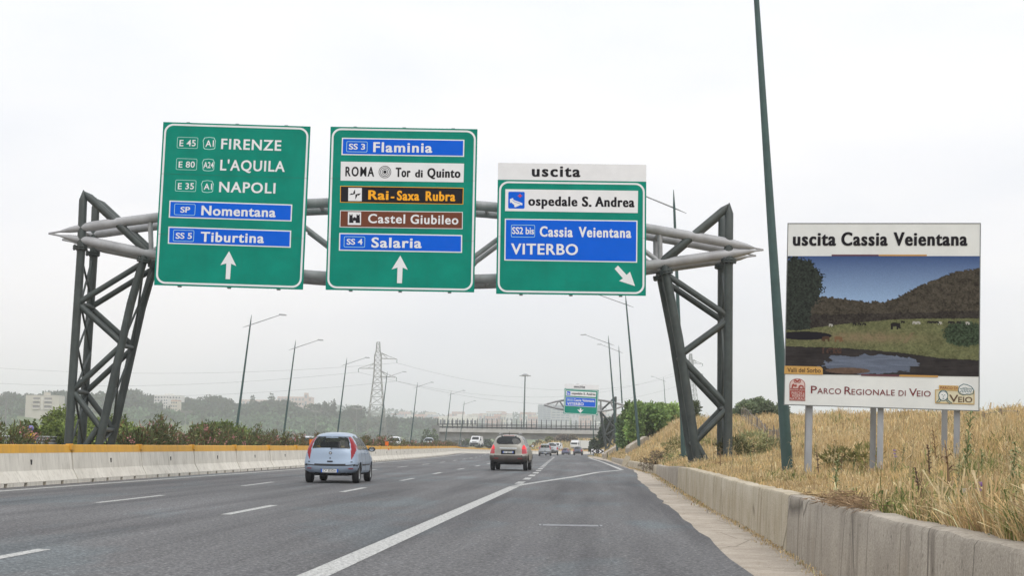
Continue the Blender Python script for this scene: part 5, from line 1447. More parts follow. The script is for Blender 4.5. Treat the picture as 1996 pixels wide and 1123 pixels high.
h = rg.uniform(.14, .36, len(x))*(.6+.7*noise2(x, y, .8, 13)); h *= 1-.6*(1-_ss(2, 4.5, x-wallx(y))); h[tf[0] >= 0] *= tf[1][tf[0][tf[0] >= 0]]; tall = rg.random(len(x)) < .05; h[tall] *= 1.6
grass('dry_grass', x, y, h, rg.uniform(.008, .017, len(x)), 'dry straw grass around the billboard and gantry feet', 32, greenness(x, y, .5), tuft=tf, lean=.42)
x, y, rg = scatter(130000, 56, 150, 24, 3, 1.1, .40)
tf = clump(x, y, 53, .5, 2200, .3)
h = rg.uniform(.16, .42, len(x))*(.6+.7*noise2(x, y, .5, 14)); h *= 1-.4*(1-_ss(1, 3, x-wallx(y))); h[tf[0] >= 0] *= tf[1][tf[0][tf[0] >= 0]]
grass('dry_grass', x, y, h, rg.uniform(.018, .04, len(x)), 'dry straw grass on the far bank and field crest', 33, greenness(x, y, .35), tuft=tf, lean=.4)
x, y, rg = scatter(30000, 150, 300, 14, 4, 1.0, .2)
grass('dry_grass', x, y, rg.uniform(.3, .7, len(x)), rg.uniform(.05, .10, len(x)), 'dry grass on the bank by the distant gantry', 34, greenness(x, y, 1.0)*.6+.1)
rg = np.random.default_rng(6); n = 26000
l = rg.uniform(14.2, 130, n); y = rg.uniform(352, 500, n); x = bend(y)-l
k_ = (l < 40) | (np.hypot((x+60)/26, (y-432)/80) < 1); k_ &= (y < 450); x, y = x[k_], y[k_]; n = len(x)
grass('dry_grass', x, y, rg.uniform(.3, .8, n), rg.uniform(.12, .25, n), 'tan dry grass on the cutting and knoll by the overpass', 35, np.full(n, .22))
# a fringe of weeds along the foot of the barrier and dead straw along the gutter
n = 2600; y = 8+30*rg.random(n)**1.1; x = wallx(y)-np.abs(rg.normal(0, .07, n))-.01
grass('dead_straw', x, y, rg.uniform(.02, .07, n), rg.uniform(.006, .014, n), 'dead straw and dirt along the foot of the wall', 36, np.full(n, .05), zf=lambda a, b: zroad(b)-.01, droop=1.2)
n = 1500; y = 30+60*rg.random(n); x = wallx(y)-np.abs(rg.normal(0, .12, n))
grass('dead_straw', x, y, rg.uniform(.03, .10, n), rg.uniform(.012, .03, n), 'dead straw tufts along the farther gutter', 37, np.full(n, .1), zf=lambda a, b: zroad(b)-.01, droop=1.2)

# single plants that stand out
def stalk(name, px, py, d, hgt, nl, lb, col, L=.16, Wd=.02, lean=.05, seed=0, flower=None, cat_='weed'):
    p = D(px, py, d); z = float(zland(p.x, p.y)); rg = np.random.default_rng(seed)
    root = empty(name, (p.x, p.y, z)); tag(root, lb, cat_)
    c_ = lambda t: Vector((lean*hgt*t*t, .03*math.sin(t*5)*hgt, hgt*t))
    m = mat('stem_%s_%d' % (name, seed), tuple(x*.9 for x in col), .8)
    MB().tube([(0, 0, -.1)]+[c_(t) for t in np.linspace(0, 1, 7)], [.011]*4+[.008, .006, .005, .003], 5).build('stem', m, root)
    mb = MB()
    for k in range(nl):
        t = rg.uniform(.12, 1); a = rg.uniform(0, 2*PI); q = c_(t); l_ = L*(1.15-.5*t)*rg.uniform(.7, 1.2)
        o = Vector((math.cos(a), math.sin(a), 0)); s_ = Vector((-o.y, o.x, 0))*Wd/2
        m1 = q+o*l_*.5+Vector((0, 0, l_*.45)); m2 = q+o*l_+Vector((0, 0, l_*.15))
        mb.add([q-s_*.5, q+s_*.5, m1+s_, m1-s_, m2], [(0, 1, 2, 3), (3, 2, 4)])
    mb.build('leaf', m, root)
    if flower:
        fm = mat('petal_%d' % seed, flower, .7); mb = MB()
        for k in range(3):
            q = c_(1-.12*k)+Vector(rg.normal(0, .02, 3)); mb.lathe([(.004, 0), (.02, .012), (.026, .03), (.01, .028)], 8, c=q)
        mb.build('flower', fm, root)
    return root
stalk('weed', 1887, 965, 24.2, .98, 34, 'tall green thistle like weed beside the outer billboard post', (.15, .20, .07), .19, .026, .06, 1)
stalk('weed', 1826, 960, 25.0, .75, 26, 'dry brown weed standing between the billboard posts', (.20, .13, .06), .13, .022, -.08, 2)
stalk('weed', 1813, 990, 19.5, .45, 30, 'dark brown dried dock plant in front of the billboard posts', (.10, .055, .035), .07, .02, -.05, 3)
stalk('weed', 1792, 1005, 14.5, .36, 34, 'dark reddish brown dried plant near the wall top', (.09, .05, .04), .05, .016, -.1, 4)
stalk('weed', 1596, 945, 26.0, .42, 30, 'dark brown dead plant beside the first billboard post', (.10, .055, .03), .08, .02, -.1, 5)
stalk('weed', 1906, 1050, 10.4, .30, 10, 'small thistle with purple flowers on the wall edge', (.17, .2, .09), .09, .012, .03, 6, (.36, .20, .50), 'thistle')
stalk('weed', 1745, 945, 22.5, .42, 10, 'small plant with lilac flowers by the middle billboard posts', (.2, .22, .1), .08, .012, .05, 7, (.42, .30, .50), 'thistle')
stalk('weed', 1877, 1018, 11.2, .24, 8, 'small pale flowered weed behind the wall', (.2, .22, .1), .08, .012, .05, 8, (.6, .56, .5), 'thistle')
# scattered dry weeds: three built, then copied along the bank
WD = [stalk('weed', 1640, 930, 27, .5, 22, 'dry brown weed scattered in the straw of the bank', (.22, .14, .07), .09, .018, .06, 31), stalk('weed', 1700, 930, 28, .6, 26, 'pale dry weed scattered in the straw of the bank', (.42, .33, .18), .10, .016, -.07, 32), stalk('weed', 1760, 930, 28, .5, 28, 'green weed scattered in the straw of the bank', (.19, .22, .09), .10, .02, .05, 33)]
WG = ['dry brown weeds on the bank', 'pale dry weeds on the bank', 'green weeds on the bank']
for q_, g_ in zip(WD, WG): q_['group'] = g_
rgw = random.Random(21)
for k in range(66):
    y = 8.5+rgw.random()**1.3*42; x = float(wallx(y))+.5+rgw.random()**1.2*min(8, .30*y)
    o = copy_tree(WD[rgw.choice([0, 1, 1, 2])]); o.location = (x, y, float(zland(x, y))); o.rotation_euler = (0, 0, rgw.uniform(0, 6.28)); q_ = rgw.uniform(.55, 1.15); o.scale = (q_*1.2, q_*1.2, q_)
p = D(1285, 900, 68.5); 
tree('shrub', (float(wallx(p.y))+.1, p.y, .12), 'pinkish brown weed bush sprouting through the wall gap', [(0, 0, .35, .5, .4, .35), (.35, .1, .5, .4, .4, .3), (-.35, 0, .3, .4, .3, .3), (.1, 0, .75, .3, .3, .2)], 1500, .09, (.22, .15, .13), .3, (.17, .18, .08), trunk=False, cat_='shrub', seed=15, th=.02, elong=.35)
p = D(1322, 890, 66); tree('shrub', (p.x, p.y, float(zland(p.x, p.y))), 'small green weed bush beside the pinkish one on the wall', [(0, 0, .2, .6, .4, .25), (.4, .2, .2, .4, .4, .2)], 900, .09, (.20, .22, .09), .3, None, trunk=False, cat_='shrub', seed=16, th=.02, elong=.35)
p = D(1470, 893, 45); tree('shrub', (p.x, p.y, float(zland(p.x, p.y))), 'grey green wispy shrub between gantry foot and lamp post', [(-.6, 0, .25, .55, .5, .3), (0, 0, .35, .6, .5, .4), (.6, 0, .28, .5, .5, .3)], 2600, .14, (.20, .21, .11), .25, (.26, .24, .12), trunk=False, cat_='shrub', seed=17, th=.02, elong=.22, up=.5)
p = D(1350, 850, 78); tree('shrub', (p.x, p.y, float(zland(p.x, p.y))), 'olive shrub on the bank behind the slanted gantry leg', [(-.8, 0, .3, .8, .7, .5), (.2, 0, .5, .9, .7, .6), (1, 0, .3, .7, .6, .4)], 1800, .18, (.22, .21, .09), .25, (.3, .26, .12), trunk=False, cat_='shrub', seed=18, th=.02, elong=.3, up=.4)
p = D(1665, 870, 30); tree('shrub', (p.x, p.y, float(zland(p.x, p.y))), 'yellow green weed clump between the first billboard posts', [(-.3, 0, .2, .35, .3, .22), (.25, 0, .25, .3, .3, .25)], 700, .12, (.36, .32, .13), .25, (.26, .27, .10), trunk=False, cat_='shrub', seed=19, th=.015, elong=.3, up=.4)
# heap of dried brushwood on the wall
p = D(1640, 972, 13.8); rg = np.random.default_rng(8); n = 900; xw = float(wallx(p.y))
P = np.stack([rg.normal(.12, .10, n), rg.normal(0, .6, n), np.abs(rg.normal(0, .045, n))+.0], 1)
a, b = frames(n, rg); a[:, 2] *= .35; V, Q = leaf_quads(P, rg.uniform(.06, .22, n), .010, a, b)
c = np.array([.27, .185, .11])[None]*np.exp(rg.normal(0, .35, n))[:, None]
o = np_mesh('brushwood_heap', V, Q, STRAW, tint=np.repeat(c, 4, 0)); o.location = (xw+.05, p.y, float(wallt(p.y))+.01)
tag(o, 'heap of dried brown brushwood lying on top of the wall', 'brushwood heap')

# ------------------------------------------------------------------ vehicles
TYRE = mat('tyre_rubber', (.018, .018, .019), .85); RIM = mat('alloy_rim', (.45, .46, .47), .35, metal=.7); UNDER = mat('underbody', (.012, .012, .013), .9)
TRIMB = mat('black_plastic', (.02, .02, .022), .6); GLASS = mat_glass('car_glass', (.62, .70, .68), .62); TINTED = mat_glass('tinted_glass', (.2, .2, .22), .25)
SEATM = mat('seat_fabric', (.035, .036, .04), .9); PLATE = mat('plate_white', (.72, .73, .72), .5); PBLUE = mat('plate_blue', (.02, .10, .45), .5); CHROME = mat('chrome', (.7, .7, .7), .2, metal=1.0)
def smooth_loop(pts, n):
    P = np.array(pts+[pts[0]], float); d = np.r_[0, np.cumsum(np.hypot(*np.diff(P, axis=0).T))]
    t = np.linspace(0, d[-1], n, endpoint=False); q = np.stack([np.interp(t, d, P[:, 0]), np.interp(t, d, P[:, 1])], 1)
    k = max(1, n//90)
    for _ in range(3):
        q = sum(np.roll(q, j, 0) for j in range(-k, k+1))/(2*k+1)
    return q
class Car:
    def __init__(s, name, label, spec, loc, rz, cat_='car', grp=None, res=1.0):
        s.sp = spec; s.root = empty(name, loc, rz); tag(s.root, label, cat_, grp)
        N = int(260*res); K = max(10, int(42*res))
        S = smooth_loop(spec['side'], N); zt, wt = zip(*spec['w']); L2 = S[:, 0].max(); p = s.p = 3.0
        s.S, s.L2 = S, L2
        ya, yb, zm = spec['spine']; Qy = np.clip(S[:, 0], ya, yb); Q = np.stack([Qy, np.full(N, zm)], 1)
        dist = np.hypot(*(Q-S).T)
        nrm = (Q-S)/dist[:, None]
        r = spec['rx']*np.abs(nrm[:, 0])+spec['rz']*np.abs(nrm[:, 1]); r = np.minimum(r, dist*.95)
        q = np.linspace(0, 1, K); sl = np.r_[1-(1-q**p)**(1/p), ]
        T = [np.minimum(r*v/dist, 1) for v in sl]; base = T[-1]
        for v in np.linspace(0, 1, int(26*res)+4)[1:]: T.append(base+(1-base)*v)
        T = np.array(T)                                                   # levels x N
        Y = S[None, :, 0]*(1-T)+Q[None, :, 0]*T; Z = S[None, :, 1]*(1-T)+Q[None, :, 1]*T
        d = T*dist[None]; sv = np.clip(d/r[None], 0, 1)
        X = s.width(Y, Z)*(1-(1-sv)**p)**(1/p)
        M, n = X.shape
        V = np.stack([X, Y, Z], -1).reshape(-1, 3)
        i = np.arange(M-1)[:, None]*n; j = np.arange(n)[None]; j2 = (j+1) % n
        Fq = np.stack([i+j, i+j2, i+n+j2, i+n+j], -1).reshape(-1, 4)
        V2 = V.copy(); V2[:, 0] *= -1
        s.V = np.concatenate([V, V2]); s.F = np.concatenate([Fq[:, ::-1], Fq+len(V)])
        c = s.V[s.F].mean(1); a = s.V[s.F[:, 2]]-s.V[s.F[:, 0]]; b = s.V[s.F[:, 3]]-s.V[s.F[:, 1]]
        nn_ = np.cross(a, b); nn_ /= np.linalg.norm(nn_, axis=1)[:, None]+1e-9
        s.c, s.n = c, nn_
        s.left = np.ones(len(c), bool)
        for wy in spec['wheels']:
            s.left &= ~((np.hypot(c[:, 1]-wy, c[:, 2]-spec['wr']) < spec['wr']*1.16) & (np.abs(c[:, 0]) > spec['track']-.14))
    def width(s, Y, Z):
        zt, wt = zip(*s.sp['w']); w = np.interp(Z, zt, wt)
        f = np.clip((np.abs(Y)-s.L2*.62)/(s.L2*.38), 0, 1)
        return w*(1-np.where(Y > 0, s.sp.get('tf', .10), s.sp.get('tr', .03))*f*f)
    def rear_y(s, x, z):
        m = s.S[:, 0] < 0; S = s.S[m]; o = np.argsort(S[:, 1]); S = S[o]
        low = S[S[:, 0] < -s.L2*.45]
        y = float(np.interp(z, low[:, 1], low[:, 0])); w = float(s.width(np.array(y), np.array(z)))
        q = min(abs(x)/w, .999); return y+s.sp['rx']*(1-(1-q**s.p)**(1/s.p))
    def region(s, name, mask, m, parent=None):
        k = mask & s.left; s.left &= ~mask
        if not k.any(): return None
        F_ = s.F[k]; u, inv = np.unique(F_, return_inverse=True)
        return np_mesh(name, s.V[u], inv.reshape(-1, 4), m, parent=parent or s.root, smooth=True)
    def wheels(s, rim=RIM):
        sp = s.sp; r = sp['wr']; wd = .19
        for wy in sp['wheels']:
            for sx in (-1, 1):
                x = sx*(sp['track']-.02); n = 28
                w = MB().lathe([(r*.62, -wd/2), (r*.93, -wd/2), (r, -wd/2+.03), (r, wd/2-.03), (r*.93, wd/2), (r*.62, wd/2)], n, 'X', (x, wy, r)).build('wheel', TYRE, s.root, smooth=40)
                mb = MB(); xo = x+sx*(wd/2-.03)
                mb.lathe([(r*.66, xo-x-sx*.06), (r*.63, xo-x+sx*.02), (r*.54, xo-x)], n, 'X', (x, wy, r)).lathe([(.0, xo-x+sx*.01), (r*.2, xo-x), (r*.2, xo-x-sx*.03)], 12, 'X', (x, wy, r))
                for k in range(7):
                    a = k*2*PI/7; mb.box((xo-sx*.012, wy+math.sin(a)*r*.38, r+math.cos(a)*r*.38), (.025, .075, r*.46), Matrix.Rotation(-a, 3, 'X'))
                mb.build('rim', rim, w); MB().lathe([(0, -.05*sx), (r*.6, -.05*sx)], 16, 'X', (x, wy, r)).build('brake_disc', UNDER, w)
        y0, y1 = min(sp['wheels'])-.35, max(sp['wheels'])+.35
        MB().box((0, (y0+y1)/2, sp['wr']+.06), (2*sp['track']-.42, y1-y0+.3, .26)).build('underbody', UNDER, s.root)
    def put(s, x, z, w, h, m, name, proud=.006, th=.012, parent=None, follow=True):
        """a small thing lying on the tail, following its slope"""
        mb = MB(); nx = max(2, int(w/.05)); xs_ = np.linspace(x-w/2, x+w/2, nx+1); zs_ = (z-h/2, z+h/2); vs = []
        for zz in zs_:
            for xx in xs_: vs.append((xx, s.rear_y(xx, zz)-proud-th, zz))
        for zz in zs_:
            for xx in xs_: vs.append((xx, s.rear_y(xx, zz)+.01, zz))
        k = nx+1; fs = []
        for a in range(nx): fs += [(a, a+1, k+a+1, k+a), (2*k+a, 3*k+a, 3*k+a+1, 2*k+a+1), (a, 2*k+a, 2*k+a+1, a+1), (k+a, k+a+1, 3*k+a+1, 3*k+a)]
        fs += [(0, k, 3*k, 2*k), (k-1, 3*k-1, 4*k-1, 2*k-1)]
        return mb.add(vs, fs).build(name, m, parent or s.root)
    def number_plate(s, z, w, h, txt, parent=None):
        y = s.rear_y(0, z)-.03
        pl = MB().box((0, y, z), (w, .012, h)).build('number_plate', PLATE, parent or s.root)
        MB().ring([(-w/2, z-h/2), (w/2, z-h/2), (w/2, z+h/2), (-w/2, z+h/2)], [(-w/2+.008, z-h/2+.008), (w/2-.008, z-h/2+.008), (w/2-.008, z+h/2-.008), (-w/2+.008, z+h/2-.008)], Matrix.Translation((0, y-.012, 0)), .005).build('plate_edge', TRIMB, pl)
        for sx in (-1, 1): MB().box((sx*(w/2-.032), y-.008, z), (.044, .004, h-.018)).build('blue_band', PBLUE, pl)
        v, fs = text_mesh(txt, .012, 1.05); V = np.zeros((len(v), 3)); tw = w-.15
        V[:, 0] = -tw/2+(v[:, 0]-v[:, 0].min())/(np.ptp(v[:, 0]))*tw; V[:, 2] = z-h*.31+v[:, 1]/cap_height()*h*.62; V[:, 1] = y-.009
        me = bpy.data.meshes.new('lettering'); me.from_pydata(V.tolist(), [], fs); me.materials.append(TRIMB); link('lettering', me, pl)
    def mirror(s, y, z, m, out=.13):
        w = float(s.width(np.array(y), np.array(z)))
        for sx in (-1, 1):
            mb = MB(); mb.lathe([(.0, -.06), (.07, -.055), (.095, -.01), (.085, .05), (.0, .085)], 12, 'Z'); mb.v = [(sx*(w+out)+a*1.15, y+c*.9, z+b*.8) for a, b, c in mb.v]
            o = mb.build('mirror', m, s.root, smooth=True)
            MB().lathe([(0, -.062), (.062, -.058)], 12).tube([(-sx*out, 0, .02), (0, 0, .0)], .02, 6)
            MB().tube([(sx*(w-.03), y+.02, z-.03), (sx*(w+out*.7), y, z-.01)], .022, 6).build('mirror_arm', TRIMB, o)
            g = MB().lathe([(0, 0), (.062, 0)], 12); g.v = [(sx*(w+out)+a*1.2, y-.061, z+b*.85) for a, b, c in g.v]; g.build('mirror_glass', mat('mirror_glass', (.75, .78, .8), .05, metal=1.0), o)
    def seats(s, ys_, z0, z1, w=.36, heads=(1, 1)):
        for yy, n in ys_:
            for k in range(n):
                x = (k-(n-1)/2)*.72/max(1, n-1)*1.0 if n > 1 else 0
                o = MB().prism(rrect(x-w/2*(.85 if n > 2 else 1), z0, x+w/2*(.85 if n > 2 else 1), z1, .07, 4), Matrix.Translation((0, yy, 0)), .12).build('seat', SEATM, s.root)
                MB().prism(rrect(x-.12, z1+.03, x+.12, z1+.2, .05, 4), Matrix.Translation((0, yy+.01, 0)), .09).build('headrest', SEATM, o)
def by(c, tab, col=2):
    z, v = zip(*tab); return np.interp(c[:, col], z, v)

# --- light blue hatchback
def paint(name, col, metal=.3, rough=.42): return mat(name, col, rough, metal=metal, coat=.25, spec=.5, var=.05, scale=1.5)
HB = dict(side=[(-1.80, .26), (-1.88, .32), (-1.915, .45), (-1.91, .60), (-1.865, .645), (-1.85, .80), (-1.81, .97), (-1.70, 1.18), (-1.60, 1.335), (-1.53, 1.40), (-1.3, 1.44), (-.7, 1.475), (-.1, 1.47), (.3, 1.39), (.75, 1.15), (1.05, .98), (1.35, .90), (1.68, .77), (1.86, .62), (1.91, .45), (1.86, .24), (1.2, .19), (-1.2, .2)],
          w=[(.2, .73), (.35, .785), (.6, .795), (.85, .76), (1.0, .725), (1.2, .635), (1.33, .555), (1.42, .49), (1.5, .44)], spine=(-1.1, 1.0, .72), rx=.34, rz=.16, wheels=(-1.22, 1.24), wr=.285, track=.70)
def hatch(spec_pos, rz, label, colr, pname, detail=True, res=1.0, plate='CV 355DA', grp=None, sc=1.0, lights_mat=None):
    C = Car('hatchback_car', label, HB, spec_pos, rz, 'car', grp, res); c, n = C.c, C.n; m = paint(pname, colr)
    ax = np.abs(c[:, 0]); rear = c[:, 1] < -1.28
    LR = lights_mat or mat('tail_light_red', (.27, .010, .017), .35, coat=.1, spec=.3)
    tl = (c[:, 2] > .70) & (c[:, 2] < 1.34) & rear & (ax > by(c, [(.7, .59), (.8, .58), (.95, .575), (1.1, .55), (1.2, .515), (1.31, .462), (1.36, .435)])) & (ax < by(c, [(.70, .62), (.78, .655), (.88, .69), (1.0, .73), (1.1, .8)])) & (c[:, 1] < by(c, [(.7, -1.6), (1.34, -1.32)]))
    for sx in (1, -1): C.region('tail_light', tl & (c[:, 0]*sx > 0), LR)
    rw = (c[:, 2] > 1.0) & (c[:, 2] < 1.315) & (c[:, 1] < -1.52) & (ax < by(c, [(1.0, .56), (1.2, .50), (1.32, .445)]))
    C.region('rear_window', rw, GLASS)
    ws = (c[:, 1] > .3) & (c[:, 2] > .985) & (ax < by(c, [(1.0, .66), (1.4, .46)])) & (n[:, 1] > .25) & (c[:, 2] < 1.40)
    C.region('windscreen', ws, GLASS)
    sw = (c[:, 2] > .965) & (c[:, 2] < 1.345) & (ax > .5) & (np.abs(n[:, 0]) > .55) & (c[:, 1] > by(c, [(.96, -1.38), (1.35, -1.18)])) & (c[:, 1] < by(c, [(.96, .86), (1.36, .30)]))
    pill = np.abs(c[:, 1]+.12+(c[:, 2]-1)*.12) < .045
    for sx in (1, -1): C.region('side_window', sw & ~pill & (c[:, 0]*sx > 0), GLASS)
    C.region('window_pillar', sw & pill, TRIMB)
    C.region('bumper_strip', (c[:, 2] > .505) & (c[:, 2] < .545) & (c[:, 1] < -1.55), TRIMB)
    C.region('side_moulding', (c[:, 2] > .50) & (c[:, 2] < .545) & (ax > .7) & (np.abs(c[:, 1]) < .82), TRIMB)
    C.region('hatch_seam', (c[:, 2] > .612) & (c[:, 2] < .632) & (c[:, 1] < -1.5) & (ax < .64), TRIMB)
    for yy in (-.86, .86, -.1): C.region('door_seam', (np.abs(c[:, 1]-yy) < .012) & (ax > .7) & (c[:, 2] > .3) & (c[:, 2] < .96), TRIMB)
    C.region('bumper_valance', (c[:, 2] < .30), UNDER)
    C.region('body', np.ones(len(c), bool), m)
    C.wheels(); C.seats(((.15, 2), (-.75, 3)), .55, .98 if detail else .95)
    C.mirror(.72, .98, TRIMB)
    if detail:
        C.number_plate(.36, .52, .115, plate)
        C.put(0, .36, .60, .17, m, 'plate_recess', .0, .004)
        C.put(0, .625, .16, .04, UNDER, 'hatch_handle', .004, .006)
        for z, r, mm in ((.865, .045, TRIMB), (.72, .02, TRIMB)):
            mb = MB().lathe([(0, 0), (r, 0), (r*.8, -.012), (0, -.014)], 16); y_ = C.rear_y(0, z)-.004; mb.v = [(a, y_+d, z+b) for a, b, d in mb.v]; mb.build('badge' if r > .03 else 'lock', mm, C.root)
        mb = MB().lathe([(0, 0), (.028, 0), (.02, -.008), (0, -.008)], 16); y_ = C.rear_y(0, .85)-.018; mb.v = [(a, y_+d, .86+b) for a, b, d in mb.v]; mb.build('badge', CHROME, C.root)
        MB().tube([(.0, C.rear_y(0, .985)-.02, .985), (.04, C.rear_y(.04, 1.02)-.03, 1.02), (.42, C.rear_y(.42, 1.005)-.03, 1.012)], [.018, .011, .007], 6).build('wiper', TRIMB, C.root)
        for sx in (-1, 1):
            C.put(sx*.60, .425, .13, .022, LR, 'reflector')
            C.put(sx*.0+sx*.26, 1.335, .5, .012, TRIMB, 'window_gasket', .002, .004)
        for yy in (-.62, .12): MB().box((.815, yy, .86), (.03, .16, .035)).build('door_handle', m, C.root)
        for yy in (-.62, .12): MB().box((-.815, yy, .86), (.03, .16, .035)).build('door_handle', m, C.root)
    if sc != 1: C.root.scale = (sc, sc, sc)
    return C
pf = D(641.5, 942, 43.2)
hatch((pf.x, pf.y+1.7, .002), math.radians(1.2), 'light blue hatchback with tall red tail lights in the middle lane', (.30, .37, .47), 'paint_light_blue')

# --- beige off-roader
SU = dict(side=[(-2.02, .36), (-2.12, .42), (-2.16, .55), (-2.15, .68), (-2.09, .72), (-2.07, 1.0), (-2.03, 1.18), (-1.93, 1.4), (-1.83, 1.58), (-1.74, 1.64), (-1.4, 1.67), (-.5, 1.69), (.2, 1.66), (.55, 1.55), (1.0, 1.22), (1.25, 1.10), (1.7, 1.03), (2.0, .9), (2.14, .7), (2.15, .45), (2.05, .33), (1.2, .28), (-1.2, .28)],
          w=[(.28, .84), (.5, .90), (.75, .905), (.92, .87), (1.05, .825), (1.2, .765), (1.4, .69), (1.55, .615), (1.65, .545), (1.72, .48)], spine=(-1.2, 1.1, .88), rx=.34, rz=.17, wheels=(-1.32, 1.32), wr=.35, track=.79)
def offroader(loc, rz, label, colr, pname, lower, detail=True, res=1.0, plate='CY 840YA', lit=True, grp=None):
    C = Car('off_roader', label, SU, loc, rz, 'car', grp, res); c, n = C.c, C.n; m = paint(pname, colr); ax = np.abs(c[:, 0])
    tl = (c[:, 2] > .80) & (c[:, 2] < 1.20) & (c[:, 1] < -1.72) & (ax > by(c, [(.8, .635), (1.1, .64), (1.2, .68)])) & (ax < by(c, [(.8, 1), (1.05, 1), (1.2, .80)]))
    up = c[:, 2] > 1.0
    L1 = mat_glow('brake_light', (.70, .02, .03), .28) if lit else mat('tail_light_red', (.50, .025, .035), .18); L2 = mat('tail_light_dark', (.40, .018, .03), .2, coat=.8)
    for sx in (1, -1):
        C.region('brake_light', tl & up & (c[:, 0]*sx > 0), L1); C.region('tail_light', tl & ~up & (c[:, 0]*sx > 0), L2)
    rw = (c[:, 2] > 1.215) & (c[:, 2] < 1.60) & (c[:, 1] < -1.76) & (ax < by(c, [(1.215, .42), (1.25, .52), (1.32, .575), (1.42, .565), (1.56, .495), (1.6, .46)]))
    C.region('rear_window', rw, TINTED)
    C.region('windscreen', (c[:, 1] > .45) & (c[:, 2] > 1.2) & (n[:, 1] > .25) & (ax < by(c, [(1.2, .7), (1.6, .55)])) & (c[:, 2] < 1.62), GLASS)
    sw = (c[:, 2] > 1.15) & (c[:, 2] < 1.56) & (ax > .5) & (np.abs(n[:, 0]) > .5) & (c[:, 1] > by(c, [(1.15, -1.7), (1.56, -1.5)])) & (c[:, 1] < by(c, [(1.15, 1.0), (1.56, .5)])); pill = (np.abs(c[:, 1]+.05) < .05) | (np.abs(c[:, 1]+1.0) < .05)
    for sx in (1, -1): C.region('side_window', sw & ~pill & (c[:, 0]*sx > 0), TINTED)
    C.region('window_pillar', sw & pill, TRIMB)
    low = mat(pname+'_lower', lower, .6, var=.2, scale=4)
    C.region('bumper', (c[:, 2] < .70) & (c[:, 2] > .40) & (c[:, 1] < -1.7), low); C.region('sill_cladding', (c[:, 2] < .50) & (c[:, 2] > .40), low); C.region('bumper_valance', c[:, 2] < .44, UNDER)
    for yy in (-.98, .95, -.05): C.region('door_seam', (np.abs(c[:, 1]-yy) < .012) & (ax > .8) & (c[:, 2] > .5) & (c[:, 2] < 1.14), TRIMB)
    C.region('hatch_seam', (c[:, 2] > .70) & (c[:, 2] < .72) & (c[:, 1] < -1.8) & (ax < .66), UNDER)
    C.region('body', np.ones(len(c), bool), m)
    C.wheels(); C.seats(((.2, 2), (-.8, 3)), .7, 1.18); C.mirror(.82, 1.16, TRIMB, .16)
    if detail:
        C.put(0, .86, .66, .20, UNDER, 'plate_recess', .0, .008); C.number_plate(.86, .52, .11, plate)
        C.put(0, 1.04, .80, .045, CHROME, 'chrome_strip'); 
        MB().tube([(.0, C.rear_y(0, 1.25)-.03, 1.25), (-.3, C.rear_y(.3, 1.28)-.035, 1.27)], [.014, .02], 6).build('wiper', TRIMB, C.root)
        for sx in (-1, 1):
            MB().tube([(sx*.44, -1.55, 1.655), (sx*.46, -1.45, 1.735), (sx*.47, .1, 1.74), (sx*.46, .3, 1.655)], .022, 8).build('roof_rail', mat('rail_grey', (.3, .3, .31), .4, metal=.6), C.root)
            C.put(sx*.55, .57, .2, .055, mat('reflector_dark', (.16, .02, .02), .5), 'reflector'); C.put(sx*.33, 1.612, .07, .04, TRIMB, 'hinge')
        MB().tube([(0, -1.5, 1.66), (0, -1.62, 1.84)], [.014, .006], 5).build('antenna', TRIMB, C.root)
        MB().tube([(-.45, -2.12, .36), (-.45, -1.8, .36)], .035, 8).build('exhaust', UNDER, C.root)
        MB().box((0, C.rear_y(0, 1.63)+.02, 1.632), (.5, .03, .025)).build('high_brake_light', L2, C.root)
    return C
ps = D(992, 918.5, 69.8)
offroader((ps.x, ps.y+2.0, .002), math.radians(-1.3), 'beige silver off-roader with lit brake lights and dark bumper', (.30, .283, .25), 'paint_beige', (.065, .055, .05))

# --- farther cars
def on_road(px, d, z=None):
    p = D(px, 880, d); return (p.x, p.y, float(zroad(p.y))+.003 if z is None else z)
hd = lambda y: -math.atan(float(bend(y+1)-bend(y-1))/2)
x, y, z = on_road(1062.5, 183); hatch((x, y, z), hd(y)*.4, 'grey hatchback with red pillar lights ahead of the beige off-roader', (.30, .32, .33), 'paint_grey', True, .6, 'BZ 511XK')
x, y, z = on_road(1074, 200); offroader((x+.1, y, z), hd(y)*.4, 'pale grey car mostly hidden behind the grey hatchback', (.42, .44, .46), 'paint_pale_grey', (.15, .15, .15), False, .4, lit=False)
x, y, z = on_road(1103.5, 318); hatch((x, y, z), hd(y)*.7, 'small dark violet blue car alone in the far bend', (.10, .10, .17), 'paint_violet', False, .4)
x, y, z = on_road(1127, 292); offroader((x, y, z), hd(y)*.5, 'dark blue grey car directly in front of the white truck', (.09, .10, .14), 'paint_dark_blue', (.05, .05, .06), False, .4, lit=False)
def on_opp(px, d):
    p = D(px, 860, d); return (p.x, p.y, float(zopp(p.y))+.004)
for px, d, colr, nm, lb in ((599, 108, (.55, .57, .60), 'paint_silver', 'silver car on the other carriageway peeping over the oleanders near the blue car'), (769, 152, (.72, .72, .72), 'paint_white', 'white car roof showing over the oleanders below the lattice pylon'), (836, 205, (.42, .45, .47), 'paint_grey_blue', 'grey car roof just above the oleanders before the overpass')):
    x, y, z = on_opp(px, d); hatch((x, y, z), PI+hd(y), lb, colr, nm, False, .4)
